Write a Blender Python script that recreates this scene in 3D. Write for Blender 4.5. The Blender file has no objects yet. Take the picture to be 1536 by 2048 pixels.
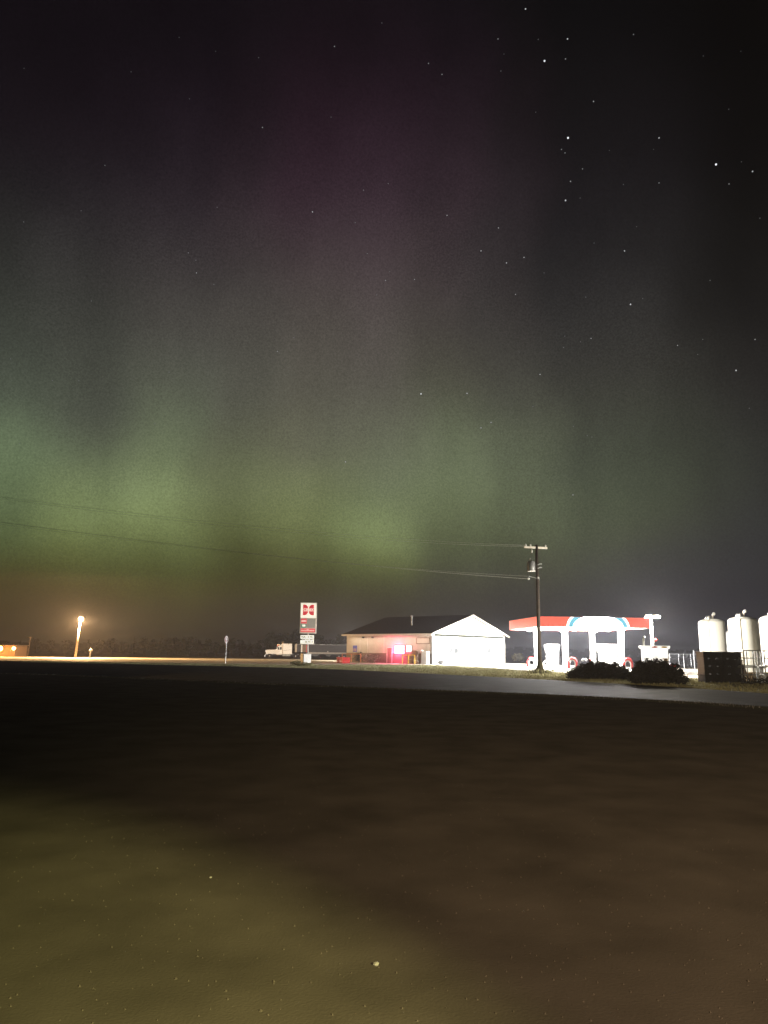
import bpy, math, random
import numpy as np
from mathutils import Vector, Matrix, noise as mnoise

random.seed(7)
rng = np.random.default_rng(7)
sc = bpy.context.scene
col = sc.collection
R = math.radians

# ------------------------------------------------------------------ camera
CAM_H, F_PX, W_PX, H_PX = 1.6, 1450.0, 1536.0, 2048.0
HORIZON, ROLL = 1305.5, R(0.6)
PITCH = math.atan((HORIZON - H_PX / 2) / F_PX)
fwd = Vector((0, math.cos(PITCH), math.sin(PITCH)))
right0 = Vector((1, 0, 0))
up0 = right0.cross(fwd)
rgt = math.cos(ROLL) * right0 + math.sin(ROLL) * up0
upv = math.cos(ROLL) * up0 - math.sin(ROLL) * right0
cam_data = bpy.data.cameras.new('camera')
cam_data.sensor_fit = 'VERTICAL'
cam_data.sensor_height = 36.0
cam_data.lens = F_PX / H_PX * 36.0
cam_data.clip_start = 0.05
cam_data.clip_end = 8000
cam = bpy.data.objects.new('camera', cam_data)
col.objects.link(cam)
m = Matrix((rgt, upv, -fwd)).transposed().to_4x4()
m.translation = Vector((0, 0, CAM_H))
cam.matrix_world = m
sc.camera = cam

# ------------------------------------------------------------------ world, exposure
world = bpy.data.worlds.new('World')
sc.world = world
world.use_nodes = True
wn = world.node_tree.nodes
bg = wn['Background']
nish = wn.new('ShaderNodeTexSky')
nish.sky_type = 'NISHITA'
nish.sun_disc = False
nish.sun_elevation = R(-9)
nish.sun_rotation = R(0)
world.node_tree.links.new(nish.outputs[0], bg.inputs[0])
bg.inputs[1].default_value = 0.05

sc.view_settings.view_transform = 'Standard'
sc.view_settings.look = 'None'
sc.view_settings.exposure = 0.0
sc.view_settings.gamma = 1.0
sc.view_settings.use_curve_mapping = False
sc.render.engine = 'CYCLES'
sc.cycles.use_denoising = True
sc.cycles.max_bounces = 5
sc.cycles.diffuse_bounces = 2
sc.cycles.glossy_bounces = 2
sc.cycles.volume_bounces = 0
sc.cycles.sample_clamp_indirect = 4.0
sc.cycles.use_light_tree = True

# ------------------------------------------------------------------ helpers
def ray(px, py):
    return (fwd * F_PX + rgt * (px - W_PX / 2) - upv * (py - H_PX / 2)).normalized()

def G(px, py):
    """point of the ground under a pixel of the photograph"""
    d = ray(px, py)
    t = CAM_H / -d.z
    return Vector((d.x * t, d.y * t, 0))

def P(px, py, Y):
    """point at distance Y behind a pixel"""
    d = ray(px, py)
    t = Y / d.y
    return Vector((d.x * t, Y, CAM_H + d.z * t))

def lin(c):
    return tuple(((v / 255) / 12.92 if v / 255 <= 0.04045 else ((v / 255 + 0.055) / 1.055) ** 2.4) for v in c)

def mat(name, color, rough=0.6, metal=0.0, vary=0.25, scale=4.0, bump=0.0, bscale=None, bdist=0.05, speckle=0.0, emit=None, estr=0.0, spec=0.5):
    mt = bpy.data.materials.new(name)
    mt.use_nodes = True
    nt = mt.node_tree
    b = nt.nodes['Principled BSDF']
    b.inputs['Roughness'].default_value = rough
    b.inputs['Metallic'].default_value = metal
    b.inputs['Specular IOR Level'].default_value = spec
    tc = nt.nodes.new('ShaderNodeTexCoord')
    nz = nt.nodes.new('ShaderNodeTexNoise')
    nz.inputs['Scale'].default_value = scale
    nz.inputs['Detail'].default_value = 5
    nt.links.new(tc.outputs['Object'], nz.inputs['Vector'])
    rp = nt.nodes.new('ShaderNodeValToRGB')
    rp.color_ramp.elements[0].position = 0.3
    rp.color_ramp.elements[1].position = 0.7
    rp.color_ramp.elements[0].color = tuple(c * (1 - vary) for c in color) + (1,)
    rp.color_ramp.elements[1].color = tuple(min(1, c * (1 + vary * .6)) for c in color) + (1,)
    nt.links.new(nz.outputs['Fac'], rp.inputs[0])
    if speckle:
        n3 = nt.nodes.new('ShaderNodeTexNoise')
        n3.inputs['Scale'].default_value = 24
        n3.inputs['Detail'].default_value = 3
        nt.links.new(tc.outputs['Object'], n3.inputs['Vector'])
        r3 = nt.nodes.new('ShaderNodeValToRGB')
        r3.color_ramp.elements[0].position = 0.40
        r3.color_ramp.elements[1].position = 0.60
        r3.color_ramp.elements[0].color = (1 - speckle,) * 3 + (1,)
        mx = nt.nodes.new('ShaderNodeMix')
        mx.data_type = 'RGBA'
        mx.blend_type = 'MULTIPLY'
        mx.inputs['Factor'].default_value = 1.0
        nt.links.new(rp.outputs[0], mx.inputs['A'])
        nt.links.new(r3.outputs[0], mx.inputs['B'])
        nt.links.new(mx.outputs['Result'], b.inputs['Base Color'])
    else:
        nt.links.new(rp.outputs[0], b.inputs['Base Color'])
    if bump:
        n2 = nt.nodes.new('ShaderNodeTexNoise')
        n2.inputs['Scale'].default_value = bscale or scale * 4
        n2.inputs['Detail'].default_value = 6
        nt.links.new(tc.outputs['Object'], n2.inputs['Vector'])
        bp = nt.nodes.new('ShaderNodeBump')
        bp.inputs['Strength'].default_value = bump
        bp.inputs['Distance'].default_value = bdist
        nt.links.new(n2.outputs['Fac'], bp.inputs['Height'])
        nt.links.new(bp.outputs[0], b.inputs['Normal'])
    if emit:
        b.inputs['Emission Color'].default_value = tuple(emit) + (1,)
        b.inputs['Emission Strength'].default_value = estr
    return mt

class MB:
    def __init__(self):
        self.v, self.f = [], []
    def add(self, vs, fs):
        o = len(self.v)
        self.v += [tuple(p) for p in vs]
        self.f += [tuple(i + o for i in q) for q in fs]
        return self
    def box(self, x0, x1, y0, y1, z0, z1, M=None):
        vs = [Vector((x, y, z)) for z in (z0, z1) for y in (y0, y1) for x in (x0, x1)]
        if M is not None:
            vs = [M @ p for p in vs]
        return self.add(vs, [(0, 2, 3, 1), (4, 5, 7, 6), (0, 1, 5, 4), (2, 6, 7, 3), (0, 4, 6, 2), (1, 3, 7, 5)])
    def bbox(self, x0, x1, y0, y1, z0, z1, r=0.03):
        """box with chamfered vertical and top edges"""
        ring = [(x0 + r, y0), (x1 - r, y0), (x1, y0 + r), (x1, y1 - r), (x1 - r, y1), (x0 + r, y1), (x0, y1 - r), (x0, y0 + r)]
        cx, cy = (x0 + x1) / 2, (y0 + y1) / 2
        kx, ky = 1 - 2 * r / (x1 - x0), 1 - 2 * r / (y1 - y0)
        vs = [(x, y, z0) for x, y in ring] + [(x, y, z1 - r) for x, y in ring] + [(cx + (x - cx) * kx, cy + (y - cy) * ky, z1) for x, y in ring]
        fs = [tuple(range(7, -1, -1)), tuple(range(16, 24))]
        for k in range(2):
            for i in range(8):
                j = (i + 1) % 8
                fs.append((k * 8 + i, k * 8 + j, k * 8 + 8 + j, k * 8 + 8 + i))
        return self.add(vs, fs)
    def tube(self, pts, r, n=8, cap=True):
        pts = [Vector(p) for p in pts]
        rs = r if isinstance(r, (list, tuple)) else [r] * len(pts)
        vs, fs = [], []
        for i, p in enumerate(pts):
            d = (pts[min(i + 1, len(pts) - 1)] - pts[max(i - 1, 0)]).normalized()
            a = Vector((0, 0, 1)) if abs(d.z) < 0.9 else Vector((1, 0, 0))
            u = d.cross(a).normalized()
            w = d.cross(u)
            for k in range(n):
                t = 2 * math.pi * k / n
                vs.append(p + (u * math.cos(t) + w * math.sin(t)) * rs[i])
        for i in range(len(pts) - 1):
            for k in range(n):
                l = (k + 1) % n
                fs.append((i * n + k, i * n + l, (i + 1) * n + l, (i + 1) * n + k))
        if cap:
            fs.append(tuple(range(n - 1, -1, -1)))
            fs.append(tuple((len(pts) - 1) * n + k for k in range(n)))
        return self.add(vs, fs)
    def lathe(self, prof, n=16, c=(0, 0, 0)):
        c = Vector(c)
        vs, fs = [], []
        for r, z in prof:
            for k in range(n):
                t = 2 * math.pi * k / n
                vs.append(c + Vector((r * math.cos(t), r * math.sin(t), z)))
        for i in range(len(prof) - 1):
            for k in range(n):
                l = (k + 1) % n
                fs.append((i * n + k, i * n + l, (i + 1) * n + l, (i + 1) * n + k))
        fs.append(tuple(range(n - 1, -1, -1)))
        fs.append(tuple((len(prof) - 1) * n + k for k in range(n)))
        return self.add(vs, fs)
    def prism(self, poly, a, b, axis='y'):
        """poly in the two other axes, extruded from a to b"""
        def pt(p, t):
            return {'y': (p[0], t, p[1]), 'x': (t, p[0], p[1]), 'z': (p[0], p[1], t)}[axis]
        n = len(poly)
        vs = [pt(p, a) for p in poly] + [pt(p, b) for p in poly]
        fs = [tuple(range(n)), tuple(range(2 * n - 1, n - 1, -1))]
        fs += [(i, n + i, n + (i + 1) % n, (i + 1) % n) for i in range(n)]
        return self.add(vs, fs)
    def ball(self, c, r, n=8):
        k = 5
        prof = [(max(1e-3, r * math.sin(math.pi * i / k)), -r * math.cos(math.pi * i / k)) for i in range(k + 1)]
        return self.lathe(prof, n, c)
    def build(self, name, material, parent=None, smooth=False, loc=None, rotz=0.0):
        me = bpy.data.meshes.new(name)
        me.from_pydata(self.v, [], self.f)
        me.materials.append(material)
        if smooth:
            me.polygons.foreach_set('use_smooth', [True] * len(me.polygons))
        me.update()
        o = bpy.data.objects.new(name, me)
        col.objects.link(o)
        if parent is not None:
            o.parent = parent
        if loc is not None:
            o.location = loc
        o.rotation_euler.z = rotz
        return o

def tag(o, label=None, cat=None, group=None, kind=None):
    if label: o['label'] = label
    if cat: o['category'] = cat
    if group: o['group'] = group
    if kind: o['kind'] = kind
    return o

def thing(name, label, cat, loc=(0, 0, 0), rotz=0.0, group=None):
    o = bpy.data.objects.new(name, None)
    col.objects.link(o)
    o.location = loc
    o.rotation_euler.z = rotz
    o.empty_display_size = 0.3
    return tag(o, label, cat, group)

def copy_tree(o, parent=None):
    c = o.copy()
    col.objects.link(c)
    c.parent = parent
    for ch in list(o.children):
        copy_tree(ch, c)
    return c

def lamp(kind, name, parent, loc, power, color, size=0.3, target=None, spot=None, blend=0.5, size_y=None):
    d = bpy.data.lights.new(name, kind)
    d.energy = power
    d.color = color
    if kind == 'AREA':
        d.shape = 'RECTANGLE'
        d.size = size
        d.size_y = size_y or size
    else:
        d.shadow_soft_size = size
    if kind == 'SPOT':
        d.spot_size = spot
        d.spot_blend = blend
    o = bpy.data.objects.new(name, d)
    col.objects.link(o)
    o.parent = parent
    o.location = loc
    if target is not None:
        o.rotation_euler = (Vector(target) - Vector(loc)).to_track_quat('-Z', 'Y').to_euler()
    return o

def text(name, body, size, material, parent, loc, rot=(R(90), 0, 0), align='CENTER', bold=0.0, sx=1.0):
    cu = bpy.data.curves.new(name, 'FONT')
    cu.body = body
    cu.size = size
    cu.align_x = align
    cu.align_y = 'CENTER'
    cu.extrude = 0.006
    cu.offset = bold
    cu.materials.append(material)
    o = bpy.data.objects.new(name, cu)
    col.objects.link(o)
    o.parent = parent
    o.location = loc
    o.rotation_euler = rot
    bpy.context.view_layer.update()
    me = bpy.data.meshes.new_from_object(o.evaluated_get(bpy.context.evaluated_depsgraph_get()))
    bpy.data.objects.remove(o)
    o = bpy.data.objects.new(name, me)
    col.objects.link(o)
    o.parent = parent
    o.location = loc
    o.rotation_euler = rot
    o.scale = (sx, 1, 1)
    return o

# ------------------------------------------------------------------ sky: dome with aurora, stars
def sky_material():
    mt = bpy.data.materials.new('night sky with aurora')
    mt.use_nodes = True
    nt = mt.node_tree
    nt.nodes.clear()
    N, L = nt.nodes.new, nt.links.new
    out = N('ShaderNodeOutputMaterial')
    em = N('ShaderNodeEmission')
    L(em.outputs[0], out.inputs[0])
    tc = N('ShaderNodeTexCoord')
    nrm = N('ShaderNodeVectorMath'); nrm.operation = 'NORMALIZE'
    L(tc.outputs['Object'], nrm.inputs[0])
    def M(op, a, b=None, c=None):
        n = N('ShaderNodeMath'); n.operation = op
        for i, x in enumerate((a, b, c)):
            if x is None: continue
            if isinstance(x, (int, float)): n.inputs[i].default_value = x
            else: L(x, n.inputs[i])
        return n.outputs[0]
    # gentle warp so that the bands wander
    nz = N('ShaderNodeTexNoise'); nz.inputs['Scale'].default_value = 5.0; nz.inputs['Detail'].default_value = 2
    L(nrm.outputs[0], nz.inputs['Vector'])
    sp = N('ShaderNodeSeparateXYZ'); L(nrm.outputs[0], sp.inputs[0])
    az0 = M('ARCTAN2', sp.outputs[0], sp.outputs[1])
    el0 = M('ARCSINE', sp.outputs[2])
    spn = N('ShaderNodeSeparateColor'); L(nz.outputs['Color'], spn.inputs[0])
    az = M('ADD', az0, M('MULTIPLY', M('SUBTRACT', spn.outputs[0], 0.5), 0.16))
    el = M('ADD', el0, M('MULTIPLY', M('SUBTRACT', spn.outputs[1], 0.5), 0.06))
    fac = M('MULTIPLY', M('ADD', el, 0.1), 1 / 1.1)     # ramp over -0.1 .. 1.0 rad
    def el_of(px, py):
        d = ray(px, py); return math.asin(d.z)
    def az_of(px):
        d = ray(px, 1000); return math.atan2(d.x, d.y)
    columns = [
        (-900, [(0, (9, 8, 9)), (450, (22, 24, 24)), (800, (50, 66, 48)), (950, (60, 84, 50)), (1050, (62, 80, 38)), (1180, (46, 44, 22)), (1290, (28, 24, 16))]),
        (-40, [(20, (16, 12, 16)), (250, (24, 18, 23)), (450, (37, 35, 36)), (650, (61, 64, 57)), (780, (74, 80, 68)), (860, (94, 108, 80)), (920, (98, 115, 80)), (1000, (92, 108, 68)), (1060, (84, 97, 54)), (1110, (74, 79, 39)), (1160, (60, 55, 25)), (1290, (44, 36, 18))]),
        (150, [(20, (16, 12, 16)), (250, (26, 19, 25)), (450, (42, 38, 41)), (650, (66, 67, 61)), (800, (74, 77, 67)), (880, (83, 89, 71)), (940, (100, 113, 77)), (1020, (112, 128, 72)), (1075, (95, 105, 53)), (1120, (78, 81, 38)), (1170, (60, 55, 25)), (1220, (50, 45, 24)), (1290, (42, 34, 21))]),
        (330, [(20, (16, 12, 16)), (250, (28, 20, 27)), (450, (47, 40, 45)), (650, (72, 70, 65)), (760, (82, 83, 74)), (860, (97, 106, 81)), (920, (102, 113, 80)), (990, (124, 141, 86)), (1040, (112, 126, 70)), (1090, (84, 92, 46)), (1150, (66, 66, 30)), (1220, (52, 47, 26)), (1290, (40, 33, 24))]),
        (450, [(20, (17, 13, 17)), (250, (32, 22, 29)), (450, (52, 43, 48)), (650, (76, 73, 68)), (800, (84, 84, 74)), (900, (90, 94, 73)), (980, (102, 110, 74)), (1040, (94, 102, 58)), (1095, (76, 80, 41)), (1160, (64, 62, 30)), (1220, (52, 47, 27)), (1290, (40, 33, 26))]),
        (600, [(20, (17, 13, 17)), (250, (38, 24, 33)), (450, (60, 46, 54)), (650, (80, 75, 70)), (800, (86, 84, 74)), (900, (95, 96, 77)), (960, (104, 110, 78)), (1050, (107, 117, 69)), (1110, (84, 88, 46)), (1170, (66, 64, 32)), (1220, (54, 48, 30)), (1290, (41, 34, 29))]),
        (770, [(20, (17, 13, 17)), (250, (38, 25, 34)), (450, (61, 47, 55)), (650, (79, 73, 70)), (800, (84, 81, 73)), (930, (101, 107, 84)), (1000, (101, 111, 78)), (1065, (122, 138, 80)), (1110, (94, 102, 54)), (1160, (69, 70, 42)), (1220, (58, 52, 37)), (1290, (42, 37, 34))]),
        (910, [(20, (15, 12, 16)), (250, (33, 23, 30)), (450, (54, 43, 49)), (650, (72, 67, 64)), (800, (76, 76, 64)), (930, (107, 118, 88)), (1030, (96, 106, 70)), (1100, (76, 81, 55)), (1160, (66, 65, 52)), (1220, (56, 53, 49)), (1290, (42, 39, 40))]),
        (1040, [(20, (12, 11, 13)), (250, (26, 20, 24)), (450, (43, 37, 41)), (650, (61, 58, 56)), (800, (69, 69, 61)), (930, (88, 96, 74)), (1030, (84, 92, 64)), (1100, (71, 75, 55)), (1180, (58, 56, 50)), (1290, (40, 39, 43))]),
        (1180, [(20, (9, 9, 11)), (250, (19, 17, 19)), (450, (31, 29, 32)), (650, (49, 48, 47)), (800, (61, 61, 55)), (930, (72, 79, 64)), (1030, (71, 78, 57)), (1100, (64, 68, 53)), (1180, (54, 53, 52)), (1290, (38, 39, 46))]),
        (1580, [(20, (4, 4, 5)), (250, (7, 7, 8)), (450, (14, 14, 14)), (650, (23, 23, 23)), (800, (34, 33, 33)), (950, (39, 41, 39)), (1050, (40, 42, 41)), (1150, (34, 35, 39)), (1220, (27, 27, 35)), (1290, (24, 24, 32))]),
        (2300, [(20, (3, 3, 4)), (450, (7, 7, 8)), (800, (15, 15, 16)), (1050, (20, 20, 22)), (1290, (16, 16, 20))]),
    ]
    prev = None
    prev_az = None
    for px, rows in columns:
        rp = N('ShaderNodeValToRGB')
        cr = rp.color_ramp
        cr.interpolation = 'B_SPLINE'
        cx = min(max(px, 0), 1536)
        def soften(c):
            g = max(0.0, c[1] - (c[0] + c[2]) / 2) / 30        # paler where the green is strongest
            y = .3 * c[0] + .59 * c[1] + .11 * c[2]
            k = min(.24, .18 * g)
            return tuple((v + (y - v) * k) * (1 + .05 * min(g, 1)) for v in c)
        rows = [(py, soften(c)) for py, c in rows]
        stops = sorted(((el_of(cx, py) + 0.1) / 1.1, lin(c)) for py, c in rows)
        cr.elements[0].position = stops[0][0]; cr.elements[0].color = stops[0][1] + (1,)
        cr.elements[1].position = stops[-1][0]; cr.elements[1].color = stops[-1][1] + (1,)
        for pos, c in stops[1:-1]:
            e = cr.elements.new(pos); e.color = c + (1,)
        L(fac, rp.inputs[0])
        a = az_of(px)
        if prev is None:
            prev = rp.outputs[0]
        else:
            mr = N('ShaderNodeMapRange'); mr.interpolation_type = 'SMOOTHSTEP'
            mr.inputs['From Min'].default_value = prev_az
            mr.inputs['From Max'].default_value = a
            L(az, mr.inputs['Value'])
            mx = N('ShaderNodeMix'); mx.data_type = 'RGBA'
            L(mr.outputs[0], mx.inputs['Factor'])
            L(prev, mx.inputs['A']); L(rp.outputs[0], mx.inputs['B'])
            prev = mx.outputs['Result']
        prev_az = a
    # faint rays and patches in the glow
    mp = N('ShaderNodeMapping'); mp.inputs['Scale'].default_value = (13, 13, 1.5)
    L(nrm.outputs[0], mp.inputs[0])
    n2 = N('ShaderNodeTexNoise'); n2.inputs['Scale'].default_value = 1.0; n2.inputs['Detail'].default_value = 3
    L(mp.outputs[0], n2.inputs['Vector'])
    n3 = N('ShaderNodeTexNoise'); n3.inputs['Scale'].default_value = 420.0; n3.inputs['Detail'].default_value = 2
    L(nrm.outputs[0], n3.inputs['Vector'])
    gain = M('ADD', M('MULTIPLY', n2.outputs['Fac'], 0.5), 0.76)
    gain = M('MULTIPLY', gain, M('ADD', M('MULTIPLY', n3.outputs['Fac'], 0.8), 0.6))
    L(prev, em.inputs[0])
    L(gain, em.inputs[1])
    mt.cycles.emission_sampling = 'NONE'
    return mt

def build_sky():
    me = bpy.data.meshes.new('sky')
    Rd, nu, nv = 3000.0, 72, 40
    vs, fs = [], []
    for j in range(nv + 1):
        e = R(-12) + (R(90) - R(12) * -1) * j / nv
        for i in range(nu):
            a = 2 * math.pi * i / nu
            vs.append((Rd * math.cos(e) * math.cos(a), Rd * math.cos(e) * math.sin(a), Rd * math.sin(e)))
    for j in range(nv):
        for i in range(nu):
            k = (i + 1) % nu
            fs.append((j * nu + i, (j + 1) * nu + i, (j + 1) * nu + k, j * nu + k))
    me.from_pydata(vs, [], fs)
    me.materials.append(sky_material())
    me.polygons.foreach_set('use_smooth', [True] * len(me.polygons))
    o = bpy.data.objects.new('sky', me)
    col.objects.link(o)
    tag(o, kind='structure')
    stars = [(1051,17,2),(1135,77,2),(1267,68,1),(1089,121,4),(996,77,1),(857,126,1),(884,148,1),(1131,117,1),(1187,202,1.5),(1136,275,4.5),
             (1318,275,2),(1432,328,4.5),(1505,342,2),(1141,362,1.5),(1165,337,1),(1131,400,3),(894,430,1),(997,455,1.3),(962,501,1.5),(1013,525,1.6),
             (1048,514,1.5),(1249,501,2),(1261,608,2.6),(1031,588,1),(1318,365,1),(625,423,1.6),(669,92,1),(525,254,1),(842,787,3.4),(934,786,2),
             (1080,748,1.5),(982,844,1.5),(962,855,1.6),(1146,989,1.5),(691,923,1.8),(1472,740,2.6),(1182,676,1),(1355,690,1),(1510,678,1.4),(555,702,1),
             (1458,367,1),(829,558,1),(771,560,1),(1130,305,1),(1123,298,1),(393,545,1),(210,330,.5),(1420,560,.6)]
    random.seed(77)
    stars += [(random.uniform(20, 1520), random.uniform(10, 900), random.choice((.2, .3, .4))) for _ in range(60)]
    me_s = {}
    for px, py, b in stars:
        key = round(b, 1)
        if key not in me_s:
            r = 1.5 + 0.42 * b
            mb = MB().ball((0, 0, 0), r, 8)
            mt = bpy.data.materials.new('starlight')
            mt.use_nodes = True
            nt = mt.node_tree; nt.nodes.clear()
            oo = nt.nodes.new('ShaderNodeOutputMaterial'); e = nt.nodes.new('ShaderNodeEmission')
            e.inputs[0].default_value = (0.93, 0.95, 1.0, 1)
            e.inputs[1].default_value = 0.08 + 0.2 * b
            nt.links.new(e.outputs[0], oo.inputs[0])
            mt.cycles.emission_sampling = 'NONE'
            s = mb.build('star', mt, o)
            me_s[key] = s
        else:
            s = me_s[key].copy()
            col.objects.link(s)
            s.parent = o
        s.location = ray(px, py) * 2900
build_sky()

# ------------------------------------------------------------------ materials
M_ = {}
M_['earth'] = mat('dry grassy earth', (0.055, 0.05, 0.03), 0.95, vary=0.45, scale=0.6, bump=0.1, bscale=6, spec=0.0)
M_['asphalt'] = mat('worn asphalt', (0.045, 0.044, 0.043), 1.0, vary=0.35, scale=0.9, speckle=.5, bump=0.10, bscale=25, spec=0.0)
def sheen_ramp(mt, x0, x1, lo, hi):
    """gloss ramp that shapes the lamp sheen: kept towards x1, cut towards x0"""
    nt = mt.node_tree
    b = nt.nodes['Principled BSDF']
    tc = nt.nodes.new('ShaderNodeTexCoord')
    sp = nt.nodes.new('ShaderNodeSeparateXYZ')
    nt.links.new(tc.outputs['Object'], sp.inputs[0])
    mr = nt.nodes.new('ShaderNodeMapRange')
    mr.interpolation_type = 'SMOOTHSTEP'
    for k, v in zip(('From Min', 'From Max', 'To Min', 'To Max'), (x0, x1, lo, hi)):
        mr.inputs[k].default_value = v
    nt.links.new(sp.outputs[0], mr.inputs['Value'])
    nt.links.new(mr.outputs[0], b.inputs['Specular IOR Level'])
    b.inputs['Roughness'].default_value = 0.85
sheen_ramp(M_['asphalt'], -16, 10, 0.0, 0.012)  # lamp sheen on the road kept near the station, suppressed on the left
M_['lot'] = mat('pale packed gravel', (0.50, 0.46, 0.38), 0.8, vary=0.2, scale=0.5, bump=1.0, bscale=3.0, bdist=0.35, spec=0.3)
M_['verge'] = mat('short dry grass', (0.42, 0.39, 0.24), 0.9, vary=0.4, scale=0.7, bump=1.0, bscale=2.5, bdist=0.35, spec=0.0)
M_['concrete'] = mat('worn concrete', (0.42, 0.41, 0.38), 0.75, vary=0.2, scale=0.7, bump=0.15, bscale=14)
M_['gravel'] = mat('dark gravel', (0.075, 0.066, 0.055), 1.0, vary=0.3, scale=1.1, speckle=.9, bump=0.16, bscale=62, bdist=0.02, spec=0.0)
M_['grass'] = mat('dry verge grass', (0.36, 0.35, 0.18), 0.8, vary=0.5, scale=1.2)
M_['weeds'] = mat('bleached weeds', (0.22, 0.21, 0.20), 0.8, vary=0.4, scale=1.2)
M_['leaf'] = mat('dark foliage', (0.05, 0.06, 0.03), 0.8, vary=0.5, scale=0.7)
M_['bark'] = mat('bark', (0.07, 0.055, 0.04), 0.9, vary=0.3, scale=3)
M_['juniper'] = mat('juniper foliage', (0.025, 0.026, 0.024), 0.85, vary=0.4, scale=1.5)
M_['white'] = mat('white paint', (0.78, 0.78, 0.76), 0.45, vary=0.06, scale=2)
M_['offwhite'] = mat('off white steel siding', (0.68, 0.64, 0.56), 0.55, vary=0.08, scale=1.2)
M_['tan'] = mat('tan siding', (0.55, 0.50, 0.42), 0.6, vary=0.1, scale=1.0)
M_['brown'] = mat('brown wainscot', (0.22, 0.16, 0.12), 0.65, vary=0.15, scale=2)
M_['roof'] = mat('dark shingle', (0.022, 0.017, 0.018), 0.85, vary=0.25, scale=2, bump=0.3)
M_['trim'] = mat('cream trim', (0.72, 0.67, 0.58), 0.5, vary=0.05)
M_['dark'] = mat('dark metal', (0.035, 0.035, 0.038), 0.5, vary=0.2)
M_['grey'] = mat('grey metal', (0.25, 0.26, 0.27), 0.45, metal=0.3, vary=0.15)
M_['steel'] = mat('galvanised steel', (0.5, 0.52, 0.54), 0.4, metal=0.6, vary=0.15)
M_['chrome'] = mat('chrome', (0.75, 0.75, 0.76), 0.15, metal=1.0, vary=0.05)
M_['rubber'] = mat('tyre rubber', (0.02, 0.02, 0.02), 0.85, vary=0.2)
M_['glass'] = mat('dark window glass', (0.02, 0.025, 0.03), 0.08, vary=0.1)
M_['wood'] = mat('weathered pole wood', (0.06, 0.045, 0.035), 0.85, vary=0.35, scale=3)
M_['palewood'] = mat('pale pallet wood', (0.5, 0.4, 0.27), 0.8, vary=0.25, scale=4)
M_['blackplastic'] = mat('black plastic', (0.009, 0.009, 0.01), 0.5, vary=0.25)
M_['rust'] = mat('rusty brown steel', (0.07, 0.032, 0.02), 0.8, vary=0.4, scale=5)
M_['red'] = mat('red paint', (0.55, 0.03, 0.03), 0.45, vary=0.1)
M_['yellow'] = mat('yellow paint', (0.75, 0.52, 0.04), 0.45, vary=0.1)
M_['poly'] = mat('white poly tank', (0.72, 0.72, 0.68), 0.5, vary=0.05, scale=1)
M_['blue'] = mat('blue print', (0.06, 0.09, 0.45), 0.5, vary=0.1)
M_['grey_stone'] = mat('pale stone', (0.14, 0.14, 0.125), 0.8, vary=.1)
M_['green'] = mat('green print', (0.05, 0.16, 0.10), 0.5, vary=0.1)
M_['pole'] = mat('painted lamp pole', (0.36, 0.30, 0.24), 0.6, vary=0.1, scale=2)

# ------------------------------------------------------------------ ground, road, lots
def sheet(name, pts, z, material, kind='structure'):
    mb = MB()
    mb.add([(p[0], p[1], z) for p in pts], [tuple(range(len(pts)))])
    o = mb.build(name, material)
    return tag(o, kind=kind)

g = MB()
NG = 60
xs = np.linspace(-1, 1, NG + 1); xs = np.sign(xs) * np.abs(xs) ** 2.2 * 1200
gv = [(x, y, 0.0) for y in xs for x in xs]
gf = [(j * (NG + 1) + i, j * (NG + 1) + i + 1, (j + 1) * (NG + 1) + i + 1, (j + 1) * (NG + 1) + i) for j in range(NG) for i in range(NG)]
g.add(gv, gf)
tag(g.build('ground', M_['earth']), kind='structure')

def spline(pts, n=10):
    pts = [Vector((p[0], p[1], 0)) for p in pts]
    out = []
    for i in range(len(pts) - 1):
        p0, p1, p2, p3 = pts[max(i - 1, 0)], pts[i], pts[i + 1], pts[min(i + 2, len(pts) - 1)]
        for k in range(n):
            t = k / n
            out.append(0.5 * ((2 * p1) + (p2 - p0) * t + (2 * p0 - 5 * p1 + 4 * p2 - p3) * t * t + (3 * p1 - p0 - 3 * p2 + p3) * t ** 3))
    out.append(pts[-1])
    return out

far_edge = spline([(-190, 120), (-90, 104), (-45, 92), (-20, 81), (-7, 73), (3, 60), (10.5, 48), (15.0, 39), (17.5, 31), (19.5, 20), (21, 0), (21.5, -40)])
near_edge = spline([(-190, 82), (-90, 70), (-45, 57), (-23, 49), (-11, 41.5), (-1, 35.2), (4.8, 31.8), (9.9, 27.8), (12.9, 23.6), (15.0, 16), (15.8, 8), (16.2, -10), (16.4, -40)])
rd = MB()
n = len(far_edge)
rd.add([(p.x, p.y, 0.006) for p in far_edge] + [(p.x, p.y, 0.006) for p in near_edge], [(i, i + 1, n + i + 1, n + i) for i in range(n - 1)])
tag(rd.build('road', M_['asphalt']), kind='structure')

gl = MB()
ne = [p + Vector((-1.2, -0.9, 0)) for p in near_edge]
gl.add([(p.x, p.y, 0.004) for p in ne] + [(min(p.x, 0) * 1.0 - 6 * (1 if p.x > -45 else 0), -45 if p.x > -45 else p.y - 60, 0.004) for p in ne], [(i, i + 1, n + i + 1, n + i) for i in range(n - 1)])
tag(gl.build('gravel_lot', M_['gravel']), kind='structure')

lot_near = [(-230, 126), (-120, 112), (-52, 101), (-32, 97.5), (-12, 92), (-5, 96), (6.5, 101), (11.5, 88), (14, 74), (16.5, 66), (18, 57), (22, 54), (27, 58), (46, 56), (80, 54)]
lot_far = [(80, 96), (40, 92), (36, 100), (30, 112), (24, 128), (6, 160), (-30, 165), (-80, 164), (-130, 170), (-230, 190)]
sheet('station_lot', lot_near + lot_far, 0.006, M_['lot'])

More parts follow.
